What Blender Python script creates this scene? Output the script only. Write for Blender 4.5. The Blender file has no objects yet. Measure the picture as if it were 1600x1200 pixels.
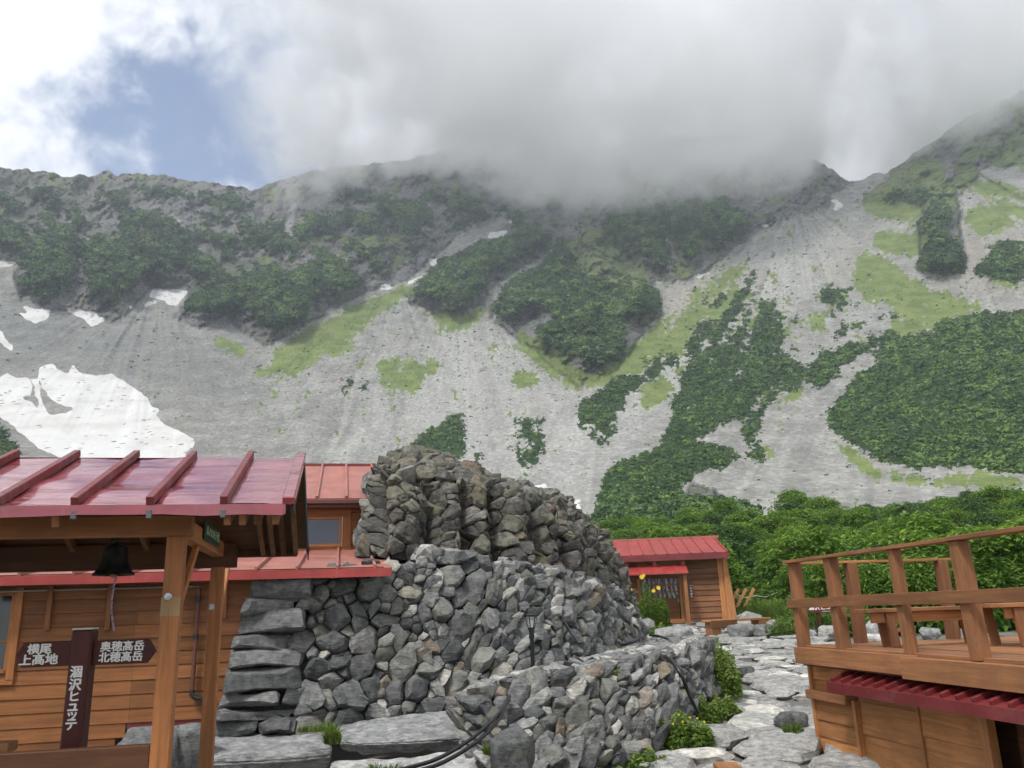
import bpy, bmesh, math, random
import numpy as np
from mathutils import Vector, Matrix
from mathutils.geometry import convex_hull_2d
random.seed(7)
rng = np.random.default_rng(7)
SC = bpy.context.scene
COL = SC.collection
R = math.radians
# ------------------------------------------------------------------ camera
F_PX, PITCH, ROLL = 1280.0, R(15.6), R(2.0)
EYE = np.array([0.0, 0.0, 1.6])
_F = np.array([0, math.cos(PITCH), math.sin(PITCH)])
_R0 = np.array([1.0, 0, 0]); _U0 = np.array([0, -math.sin(PITCH), math.cos(PITCH)])
_RI = math.cos(ROLL) * _R0 - math.sin(ROLL) * _U0
_UI = math.sin(ROLL) * _R0 + math.cos(ROLL) * _U0
cam_d = bpy.data.cameras.new('camera'); cam = bpy.data.objects.new('camera', cam_d); COL.objects.link(cam)
cam_d.sensor_width = 36; cam_d.lens = 36 * F_PX / 1600; cam_d.clip_start = .1; cam_d.clip_end = 20000
cam.matrix_world = Matrix([[_RI[0], _UI[0], -_F[0], EYE[0]], [_RI[1], _UI[1], -_F[1], EYE[1]], [_RI[2], _UI[2], -_F[2], EYE[2]], [0, 0, 0, 1]])
SC.camera = cam
SC.render.resolution_x, SC.render.resolution_y = 1024, 768
# ------------------------------------------------------------------ world: sky with broken cloud
SUN_EL, SUN_AZ = R(56), R(215)          # compass-like angle measured from +Y clockwise
w = bpy.data.worlds.new('World'); SC.world = w; w.use_nodes = True
nt = w.node_tree; nt.nodes.clear()
def N(tree, typ, **kw):
    n = tree.nodes.new(typ)
    for k, v in kw.items():
        if k in n.inputs.keys() if isinstance(k, str) else False: n.inputs[k].default_value = v
        else: setattr(n, k, v)
    return n
def inp(n, **kw):
    for k, v in kw.items(): n.inputs[k.replace('_', ' ')].default_value = v
    return n
L = nt.links.new
def math_n(tree, op, a, b=None, clamp=False):
    n = tree.nodes.new('ShaderNodeMath'); n.operation = op; n.use_clamp = clamp
    for i, v in enumerate((a, b)):
        if v is None: continue
        if isinstance(v, (int, float)): n.inputs[i].default_value = v
        else: tree.links.new(v, n.inputs[i])
    return n.outputs[0]
def maprange(tree, v, a, b, c=0.0, d=1.0, smooth=True):
    n = tree.nodes.new('ShaderNodeMapRange'); n.interpolation_type = 'SMOOTHSTEP' if smooth else 'LINEAR'
    tree.links.new(v, n.inputs['Value'])
    for k, x in zip(('From Min', 'From Max', 'To Min', 'To Max'), (a, b, c, d)): n.inputs[k].default_value = x
    return n.outputs[0]
def mixc(tree, f, a, b, mode='MIX'):
    n = tree.nodes.new('ShaderNodeMix'); n.data_type = 'RGBA'; n.blend_type = mode
    for s, v in (('Factor', f), ('A', a), ('B', b)):
        sock = [i for i in n.inputs if i.name == s and i.type == ('VALUE' if s == 'Factor' else 'RGBA')][0]
        if isinstance(v, (int, float)): sock.default_value = v
        elif isinstance(v, tuple): sock.default_value = v if len(v) == 4 else (*v, 1)
        else: tree.links.new(v, sock)
    return [o for o in n.outputs if o.type == 'RGBA'][0]
def noise_n(tree, vec, scale, detail=4, rough=.55, dist=0.0, out=0):
    n = tree.nodes.new('ShaderNodeTexNoise')
    inp(n, Scale=scale, Detail=detail, Roughness=rough, Distortion=dist)
    if vec is not None: tree.links.new(vec, n.inputs['Vector'])
    return n.outputs[out]
sky = nt.nodes.new('ShaderNodeTexSky'); sky.sky_type = 'NISHITA'; sky.sun_disc = False
sky.sun_elevation = SUN_EL; sky.sun_rotation = SUN_AZ; sky.altitude = 2300; sky.air_density = 1.0; sky.dust_density = .05; sky.ozone_density = 3.5
tc = nt.nodes.new('ShaderNodeTexCoord'); gen = tc.outputs['Generated']
def ray(px, py):
    v = _F + (px - 800) / F_PX * _RI + (600 - py) / F_PX * _UI
    return v / np.linalg.norm(v)
def near_dir(px, py, r0, r1, sq=(1, 1, 1)):    # 1 near a direction of the sky, 0 away from it
    vm = nt.nodes.new('ShaderNodeVectorMath'); vm.operation = 'SUBTRACT'; L(gen, vm.inputs[0]); vm.inputs[1].default_value = tuple(ray(px, py))
    v2 = nt.nodes.new('ShaderNodeVectorMath'); v2.operation = 'MULTIPLY'; L(vm.outputs[0], v2.inputs[0]); v2.inputs[1].default_value = sq
    v3 = nt.nodes.new('ShaderNodeVectorMath'); v3.operation = 'LENGTH'; L(v2.outputs[0], v3.inputs[0])
    return maprange(nt, v3.outputs['Value'], r0, r1, 1, 0)
n_big = noise_n(nt, gen, 5.5, 10, .58, .25)
n_det = noise_n(nt, gen, 17, 8, .6, .3)
nn = math_n(nt, 'ADD', math_n(nt, 'MULTIPLY', n_big, 1.0), math_n(nt, 'MULTIPLY', n_det, .9)); nn = math_n(nt, 'SUBTRACT', nn, .45)
gap = near_dir(310, 225, .0, .27, (.85, 1, 1.3))
gap2 = math_n(nt, 'MULTIPLY', near_dir(330, 110, .02, .24), .34)
gap = math_n(nt, 'MAXIMUM', gap, gap2)
cl = math_n(nt, 'SUBTRACT', math_n(nt, 'ADD', nn, .30), math_n(nt, 'MULTIPLY', gap, .62))
cover = maprange(nt, cl, .20, .62)
n_sh = noise_n(nt, gen, 5.0, 10, .62, .5)
hole = math_n(nt, 'ADD', near_dir(1070, 20, .0, .15), math_n(nt, 'ADD', near_dir(1345, 45, .0, .07), near_dir(20, 170, 0, .3)))
grey = near_dir(1230, 190, .1, .55)
sh = math_n(nt, 'ADD', math_n(nt, 'ADD', n_sh, math_n(nt, 'MULTIPLY', hole, .35)), math_n(nt, 'MULTIPLY', grey, -.16))
cr = nt.nodes.new('ShaderNodeValToRGB'); L(maprange(nt, sh, .25, .75, .0, 1, False), cr.inputs[0])
e = cr.color_ramp.elements; e[0].position = .22; e[0].color = (.50, .53, .57, 1); e[1].position = .72; e[1].color = (.98, .985, 1.0, 1)
el = cr.color_ramp.elements.new(.5); el.color = (.74, .765, .81, 1)
bg1 = nt.nodes.new('ShaderNodeBackground'); L(sky.outputs[0], bg1.inputs[0]); bg1.inputs[1].default_value = .11
bg2 = nt.nodes.new('ShaderNodeBackground'); L(cr.outputs[0], bg2.inputs[0]); bg2.inputs[1].default_value = .78
mx = nt.nodes.new('ShaderNodeMixShader'); L(cover, mx.inputs[0]); L(bg1.outputs[0], mx.inputs[1]); L(bg2.outputs[0], mx.inputs[2])
wo = nt.nodes.new('ShaderNodeOutputWorld'); L(mx.outputs[0], wo.inputs[0])
# ------------------------------------------------------------------ sun behind thin cloud
sd = bpy.data.lights.new('sun', 'SUN'); sun = bpy.data.objects.new('sun', sd); COL.objects.link(sun)
sd.energy = 2.0; sd.angle = R(12); sd.color = (1.0, .96, .9)
sdir = Vector((math.sin(SUN_AZ) * math.cos(SUN_EL), math.cos(SUN_AZ) * math.cos(SUN_EL), math.sin(SUN_EL)))
sun.rotation_euler = sdir.to_track_quat('Z', 'Y').to_euler()
vs = SC.view_settings; SC.display_settings.display_device = 'sRGB'
vs.view_transform = 'Standard'; vs.look = 'None'; vs.gamma = 1; vs.use_curve_mapping = False; vs.exposure = 0.60
cy = SC.cycles
cy.max_bounces = 8; cy.diffuse_bounces = 3; cy.glossy_bounces = 3; cy.transparent_max_bounces = 8; cy.transmission_bounces = 4
cy.volume_bounces = 3; cy.volume_step_rate = 1.0; cy.volume_max_steps = 256
cy.use_denoising = True; cy.use_adaptive_sampling = True; cy.adaptive_threshold = .035

# ------------------------------------------------------------------ geometry helpers
def P(px, py, Y):
    v = _F + (px - 800) / F_PX * _RI + (600 - py) / F_PX * _UI
    return EYE + v * (Y / v[1])
def G(px, py, z):
    v = _F + (px - 800) / F_PX * _RI + (600 - py) / F_PX * _UI
    return EYE + v * ((z - EYE[2]) / v[2])
def tag(o, label=None, cat=None, group=None, kind=None):
    if label: o['label'] = label
    if cat: o['category'] = cat
    if group: o['group'] = group
    if kind: o['kind'] = kind
    return o
def empty(name, loc, rz=0, parent=None):
    o = bpy.data.objects.new(name, None); COL.objects.link(o); o.location = tuple(loc); o.rotation_euler = (0, 0, rz)
    o.empty_display_size = .2
    if parent: o.parent = parent
    return o
def link(name, me, parent=None, loc=None):
    o = bpy.data.objects.new(name, me); COL.objects.link(o)
    if parent: o.parent = parent
    if loc is not None: o.location = tuple(loc)
    return o
def np_mesh(name, verts, faces, mats, parent=None, smooth=True, attrs=None, matidx=None, loc=None, sharp=None):
    """faces: (n,3) or (n,4) int array"""
    me = bpy.data.meshes.new(name)
    verts = np.ascontiguousarray(verts, dtype=np.float32); faces = np.ascontiguousarray(faces, dtype=np.int32)
    nf, k = faces.shape
    me.vertices.add(len(verts)); me.vertices.foreach_set('co', verts.ravel())
    me.loops.add(nf * k); me.loops.foreach_set('vertex_index', faces.ravel())
    me.polygons.add(nf); me.polygons.foreach_set('loop_start', np.arange(0, nf * k, k, dtype=np.int32))
    me.polygons.foreach_set('use_smooth', np.full(nf, smooth, dtype=bool))
    for m in (mats if isinstance(mats, (list, tuple)) else [mats]): me.materials.append(m)
    if matidx is not None: me.polygons.foreach_set('material_index', np.asarray(matidx, dtype=np.int32))
    for an, arr in (attrs or {}).items():
        a = me.attributes.new(an, 'FLOAT_COLOR', 'POINT'); a.data.foreach_set('color', np.ascontiguousarray(arr, dtype=np.float32).ravel())
    me.update(calc_edges=True); me.validate()
    if sharp is not None: me.set_sharp_from_angle(angle=sharp)
    return link(name, me, parent, loc)
class Frame:
    """a local frame standing on the ground, turned by rz about the vertical"""
    def __init__(s, o, rz):
        s.o = np.array(o, float); s.rz = rz; c, n = math.cos(rz), math.sin(rz)
        s.M = np.array([[c, -n, 0], [n, c, 0], [0, 0, 1.0]])
    def loc(s, p): return s.M.T @ (np.asarray(p) - s.o)
    def wor(s, p): return s.M @ np.asarray(p, float) + s.o
    def hit(s, px, py, ax, val):
        d = s.M.T @ (_F + (px - 800) / F_PX * _RI + (600 - py) / F_PX * _UI); e = s.loc(EYE)
        t = (val - e[ax]) / d[ax]; return e + d * t
# numpy value noise -------------------------------------------------
def _h(ix, iy, iz, s):
    n = (ix.astype(np.int64) * 374761393 + iy.astype(np.int64) * 668265263 + iz.astype(np.int64) * 2147483647 + s * 974711) & 0xffffffff
    n = ((n ^ (n >> 13)) * 1274126177) & 0xffffffff
    n = ((n ^ (n >> 15)) * 2246822519) & 0xffffffff
    return ((n ^ (n >> 16)) & 0xffff) / 65535.0
def vn(x, y, z=None, s=0):
    x = np.asarray(x, float); y = np.asarray(y, float)
    z = np.zeros_like(x) if z is None else np.asarray(z, float)
    x0, y0, z0 = np.floor(x), np.floor(y), np.floor(z)
    fx, fy, fz = x - x0, y - y0, z - z0
    fx = fx * fx * fx * (fx * (fx * 6 - 15) + 10); fy = fy * fy * fy * (fy * (fy * 6 - 15) + 10); fz = fz * fz * (3 - 2 * fz)
    r = 0
    for dz in ((0, 1) if np.any(fz > 0) else (0,)):
        wz = (fz if dz else 1 - fz)
        for dy in (0, 1):
            wy = fy if dy else 1 - fy
            for dx in (0, 1):
                wx = fx if dx else 1 - fx
                r = r + wx * wy * wz * _h(x0 + dx, y0 + dy, z0 + dz, s)
    return r * 2 - 1
def fbm(x, y, z=None, oct=4, s=0, gain=.5, ridged=False):
    a, t, r = 1.0, 0.0, 0
    c, sn = math.cos(.6), math.sin(.6)
    for i in range(oct):
        v = vn(x, y, z, s + i * 17)
        if ridged: v = 1 - 2 * np.abs(v)
        r = r + a * v; t += a; a *= gain
        x, y = (x * c - y * sn) * 2.03 + 5.3, (x * sn + y * c) * 2.03 + 1.7
        if z is not None: z = z * 2.03 + 3.1
    return r / t
def sstep(a, b, x):
    t = np.clip((x - a) / (b - a), 0, 1); return t * t * (3 - 2 * t)
# ------------------------------------------------------------------ materials
def new_mat(name):
    m = bpy.data.materials.new(name); m.use_nodes = True; t = m.node_tree
    b = t.nodes['Principled BSDF']; return m, t, b
def simple_mat(name, col, rough=.6, metal=0.0, bump=0.0, scale=30, var=.15, spec=.5):
    m, t, b = new_mat(name)
    co = t.nodes.new('ShaderNodeTexCoord').outputs['Object']
    n = noise_n(t, co, scale, 5)
    c = mixc(t, maprange(t, n, .3, .7), tuple(x * (1 - var) for x in col), tuple(min(1, x * (1 + var)) for x in col))
    t.links.new(c, b.inputs['Base Color']); inp(b, Roughness=rough, Metallic=metal); b.inputs['Specular IOR Level'].default_value = spec
    if bump:
        bp = t.nodes.new('ShaderNodeBump'); inp(bp, Strength=bump, Distance=.01); t.links.new(n, bp.inputs['Height']); t.links.new(bp.outputs[0], b.inputs['Normal'])
    return m
def wood_mats(name, col, rough=.6, wear=.25, grey=(.30, .26, .22)):
    """three versions of one painted wood, grain along x, y or z"""
    out = []
    for ax in range(3):
        m, t, b = new_mat('%s_%s' % (name, 'xyz'[ax]))
        co = t.nodes.new('ShaderNodeTexCoord').outputs['Object']
        mp = t.nodes.new('ShaderNodeMapping'); sc = [14, 14, 14]; sc[ax] = .9; mp.inputs['Scale'].default_value = sc; t.links.new(co, mp.inputs[0])
        g = noise_n(t, mp.outputs[0], 1.6, 6, .6, .6)
        big = noise_n(t, co, 1.7, 4, .6)
        mp2 = t.nodes.new('ShaderNodeMapping'); sc = [6, 6, 6]; sc[ax] = 2.2; mp2.inputs['Scale'].default_value = sc; t.links.new(co, mp2.inputs[0])
        st = noise_n(t, mp2.outputs[0], 1.0, 5, .65, .3)
        c = mixc(t, maprange(t, g, .3, .7), tuple(x * .74 for x in col), tuple(x * 1.22 for x in col))
        c = mixc(t, math_n(t, 'MULTIPLY', maprange(t, big, .42, .7), .45), c, tuple(x * .6 for x in col))
        c = mixc(t, math_n(t, 'MULTIPLY', maprange(t, st, .62, .74), wear), c, grey)
        vo = t.nodes.new('ShaderNodeTexVoronoi'); vo.inputs['Scale'].default_value = 3.1; t.links.new(co, vo.inputs['Vector'])
        c = mixc(t, maprange(t, vo.outputs['Distance'], .012, .03, .75, 0), c, tuple(x * .22 for x in col))
        at = t.nodes.new('ShaderNodeAttribute'); at.attribute_name = 'brd'; sa = t.nodes.new('ShaderNodeSeparateColor'); t.links.new(at.outputs['Color'], sa.inputs[0])
        c = mixc(t, 1.0, c, mixc(t, sa.outputs[0], (.72, .70, .68), (1.22, 1.2, 1.18)), 'MULTIPLY')
        dr = noise_n(t, co, .9, 6, .7, .5); c = mixc(t, maprange(t, dr, .52, .72, 0, .5), c, tuple(x * .45 + .015 for x in col))
        t.links.new(c, b.inputs['Base Color']); inp(b, Roughness=rough); b.inputs['Specular IOR Level'].default_value = .35
        bp = t.nodes.new('ShaderNodeBump'); inp(bp, Strength=.35, Distance=.006); t.links.new(g, bp.inputs['Height']); t.links.new(bp.outputs[0], b.inputs['Normal'])
        out.append(m)
    return out
class MB:
    """collects boxes, prisms and tubes of one part into one mesh"""
    def __init__(s): s.v = []; s.f = []; s.m = []
    def box(s, x0, x1, y0, y1, z0, z1, ax=None, mat=None, M=None):
        d = [abs(x1 - x0), abs(y1 - y0), abs(z1 - z0)]
        k = (int(np.argmax(d)) if ax is None else ax) if mat is None else mat
        b = len(s.v)
        P8 = [(x, y, z) for z in (z0, z1) for y in (y0, y1) for x in (x0, x1)]
        if M is not None: P8 = [tuple(M @ Vector(p)) for p in P8]
        s.v += P8
        for q in ((0, 2, 3, 1), (4, 5, 7, 6), (0, 1, 5, 4), (2, 6, 7, 3), (0, 4, 6, 2), (1, 3, 7, 5)): s.f.append([b + i for i in q]); s.m.append(k)
        return s
    def bar(s, a, b, w, h, up=(0, 0, 1), mat=0, roll=0):
        """a square bar from a to b"""
        a, b = Vector(a), Vector(b); d = (b - a); ln = d.length; d.normalize(); u = Vector(up)
        if abs(d.dot(u)) > .99: u = Vector((0, 1, 0))
        r = d.cross(u).normalized(); u = r.cross(d).normalized(); i0 = len(s.v)
        for p in (a, b):
            for (i, j) in ((-1, -1), (1, -1), (1, 1), (-1, 1)): s.v.append(tuple(p + r * (i * w / 2) + u * (j * h / 2)))
        for q in ((0, 1, 2, 3), (7, 6, 5, 4), (0, 4, 5, 1), (1, 5, 6, 2), (2, 6, 7, 3), (3, 7, 4, 0)): s.f.append([i0 + i for i in q]); s.m.append(mat)
        return s
    def quad(s, pts, mat=0):
        b = len(s.v); s.v += [tuple(p) for p in pts]; s.f.append(list(range(b, b + len(pts)))); s.m.append(mat); return s
    def tube(s, pts, r, seg=10, mat=0, cap=True, radii=None):
        pts = [Vector(p) for p in pts]; n = len(pts); b = len(s.v); u = Vector((0, 0, 1))
        for i, p in enumerate(pts):
            d = (pts[min(i + 1, n - 1)] - pts[max(i - 1, 0)]).normalized()
            if abs(d.dot(u)) > .98: u = Vector((0, 1, .1)).normalized()
            a = d.cross(u).normalized(); c = a.cross(d).normalized(); u = c
            rr = radii[i] if radii else r
            for k in range(seg):
                t = 2 * math.pi * k / seg; s.v.append(tuple(p + a * (rr * math.cos(t)) + c * (rr * math.sin(t))))
        for i in range(n - 1):
            for k in range(seg):
                k2 = (k + 1) % seg; s.f.append([b + i * seg + k, b + i * seg + k2, b + (i + 1) * seg + k2, b + (i + 1) * seg + k]); s.m.append(mat)
        if cap:
            s.f.append([b + k for k in range(seg)][::-1]); s.m.append(mat); s.f.append([b + (n - 1) * seg + k for k in range(seg)]); s.m.append(mat)
        return s
    def lathe(s, prof, seg=24, c=(0, 0, 0), mat=0):
        b = len(s.v)
        for (r, z) in prof:
            for k in range(seg):
                t = 2 * math.pi * k / seg; s.v.append((c[0] + r * math.cos(t), c[1] + r * math.sin(t), c[2] + z))
        for i in range(len(prof) - 1):
            for k in range(seg):
                k2 = (k + 1) % seg; s.f.append([b + i * seg + k, b + i * seg + k2, b + (i + 1) * seg + k2, b + (i + 1) * seg + k]); s.m.append(mat)
        return s
    def prism(s, pts, d, mat=0):
        """extrude polygon pts by vector d"""
        b = len(s.v); n = len(pts); d = Vector(d)
        s.v += [tuple(p) for p in pts] + [tuple(Vector(p) + d) for p in pts]
        s.f.append([b + i for i in range(n)][::-1]); s.m.append(mat); s.f.append([b + n + i for i in range(n)]); s.m.append(mat)
        for i in range(n): j = (i + 1) % n; s.f.append([b + i, b + j, b + n + j, b + n + i]); s.m.append(mat)
        return s
    def build(s, name, mats, parent=None, bevel=.0, smooth=False, loc=None, seg=1):
        me = bpy.data.meshes.new(name); me.from_pydata(s.v, [], s.f)
        for m in (mats if isinstance(mats, (list, tuple)) else [mats]): me.materials.append(m)
        nm = len(me.materials)
        me.polygons.foreach_set('material_index', np.array([min(k, nm - 1) for k in s.m], dtype=np.int32))
        bm = bmesh.new(); bm.from_mesh(me); bmesh.ops.recalc_face_normals(bm, faces=bm.faces)
        lay = bm.verts.layers.float_color.new('brd'); seen = set(); rb_ = random.Random(len(s.v) * 7 + len(name))
        for v0 in bm.verts:
            if v0 in seen: continue
            q = [v0]; seen.add(v0); c_ = (rb_.random(), rb_.random(), 0, 1)
            while q:
                v = q.pop(); v[lay] = c_
                for e in v.link_edges:
                    o_ = e.other_vert(v)
                    if o_ not in seen: seen.add(o_); q.append(o_)
        if bevel:
            es = [e for e in bm.edges if len(e.link_faces) == 2 and e.calc_face_angle(0) > R(25)]
            bmesh.ops.bevel(bm, geom=es, offset=bevel, segments=seg, affect='EDGES', clamp_overlap=True)
        bm.to_mesh(me); bm.free()
        if smooth: me.polygons.foreach_set('use_smooth', np.ones(len(me.polygons), dtype=bool)); me.set_sharp_from_angle(angle=R(40))
        me.update()
        return link(name, me, parent, loc)
def blob_rock(seed, sx, sy, sz, n=22, sub=2, rough=.05):
    """angular boulder: a hull of scattered points, roughened"""
    r = np.random.default_rng(seed); bm = bmesh.new()
    for i in range(n):
        v = r.normal(size=3); v /= np.linalg.norm(v); v = np.sign(v) * np.abs(v) ** .72; v *= r.uniform(.82, 1.0)
        bm.verts.new((v[0] * sx, v[1] * sy, v[2] * sz))
    res = bmesh.ops.convex_hull(bm, input=bm.verts)
    bmesh.ops.delete(bm, geom=[v for v in bm.verts if not v.link_faces], context='VERTS')
    bmesh.ops.dissolve_limit(bm, angle_limit=R(8), verts=bm.verts, edges=bm.edges)
    s = min(sx, sy, sz)
    bmesh.ops.bevel(bm, geom=list(bm.edges), offset=s * .09, segments=1, affect='EDGES', clamp_overlap=True)
    bmesh.ops.triangulate(bm, faces=bm.faces)
    for i in range(sub): bmesh.ops.subdivide_edges(bm, edges=bm.edges, cuts=1, use_grid_fill=True)
    bmesh.ops.triangulate(bm, faces=bm.faces)
    V = np.array([v.co[:] for v in bm.verts]); bm.normal_update(); NN = np.array([v.normal[:] for v in bm.verts])
    bm.verts.index_update()
    Fc = np.array([[v.index for v in f.verts] for f in bm.faces]); bm.free()
    k = 1.2 / s
    d = fbm(V[:, 0] * k + seed, V[:, 1] * k, V[:, 2] * k * 1.6, 4, seed) * rough * s * 2.2
    return V + NN * d[:, None], Fc
# ================================================================== THE CIRQUE (mountain terrain)
# surveyed from the photograph's standpoint: bearing/elevation of every outline, range from the slope profile
PX0, PX1, STEP = -330, 1930, 2.0
rid = np.array([(-330, 235), (-150, 250), (0, 262), (28, 263), (50, 267), (66, 264), (90, 272), (110, 276), (125, 274), (143, 275), (160, 268), (180, 272), (205, 273), (250, 274), (280, 279), (300, 281),
    (330, 285), (360, 290), (395, 296), (430, 285), (460, 272), (520, 262), (600, 255), (660, 245), (690, 236), (720, 232), (780, 225), (860, 232), (950, 225), (1050, 215), (1150, 210), (1230, 225),
    (1280, 255), (1310, 274), (1325, 284), (1345, 281), (1362, 273), (1380, 270), (1400, 260), (1420, 247), (1440, 232), (1470, 212), (1500, 190), (1540, 168), (1570, 155), (1600, 140), (1750, 110), (1930, 120)], float)
NX = int((PX1 - PX0) / STEP) + 1; NYR = 350
px_ = np.linspace(PX0, PX1, NX)
ridge = np.interp(px_, rid[:, 0], rid[:, 1]) + fbm(px_ / 14, px_ * 0, None, 4, 3) * 5 + fbm(px_ / 4, px_ * 0, None, 2, 5) * 1.2
sv = np.linspace(0, 1, NYR)
PX = np.repeat(px_[None, :], NYR, 0); PY = ridge[None, :] + sv[:, None] * (957 + (800 - px_[None, :]) * .035 - 36 - ridge[None, :])
def fill(poly, X, Y):
    poly = np.array(poly, float); m = np.zeros(X.shape, bool); n = len(poly)
    for i in range(n):
        (x0, y0), (x1, y1) = poly[i], poly[(i + 1) % n]
        if y0 == y1: continue
        c = ((y0 > Y) != (y1 > Y)) & (X < (x1 - x0) * (Y - y0) / (y1 - y0) + x0)
        m ^= c
    return m
# supersampled raster of each zone on a 1.5-unit lattice, then soft edges
LS = 1.5; lx = np.arange(PX0 - 20, PX1 + 20, LS); ly = np.arange(60, 930, LS); LX, LY = np.meshgrid(lx, ly)
WX = LX + fbm(LX / 16, LY / 16, None, 3, 11) * 5.5 + fbm(LX / 5, LY / 5, None, 2, 12) * 2.4
WY = LY + fbm(LX / 16, LY / 16, None, 3, 13) * 5.5 + fbm(LX / 5, LY / 5, None, 2, 14) * 2.4
SX = LX + fbm(LX / 10, LY / 6, None, 4, 21, .7) * 6.0; SY = LY + fbm(LX / 10, LY / 6, None, 4, 22, .7) * 3.0
def blur(a, r):
    a = a.astype(float)
    k = np.ones(2 * r + 1) / (2 * r + 1)
    for _ in range(2):
        p = np.pad(a, ((r, r), (r, r)), 'edge')
        c = np.cumsum(np.pad(p, ((1, 0), (0, 0))), 0); p = (c[2 * r + 1:] - c[:-2 * r - 1]) / (2 * r + 1)
        c = np.cumsum(np.pad(p, ((0, 0), (1, 0))), 1); a = (c[:, 2 * r + 1:] - c[:, :-2 * r - 1]) / (2 * r + 1)
    return a
def zone(polys, X, Y):
    m = np.zeros(X.shape, bool)
    for p in polys:
        p = np.array(p, float); x0, y0 = p.min(0) - 12; x1, y1 = p.max(0) + 12
        i0, i1 = np.searchsorted(ly, (y0, y1)); j0, j1 = np.searchsorted(lx, (x0, x1))
        if i1 > i0 and j1 > j0: m[i0:i1, j0:j1] |= fill(p, X[i0:i1, j0:j1], Y[i0:i1, j0:j1])
    return m
Z5 = lambda pts: [(1000 + x / 4, 400 + y / 4) for x, y in pts]
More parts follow.
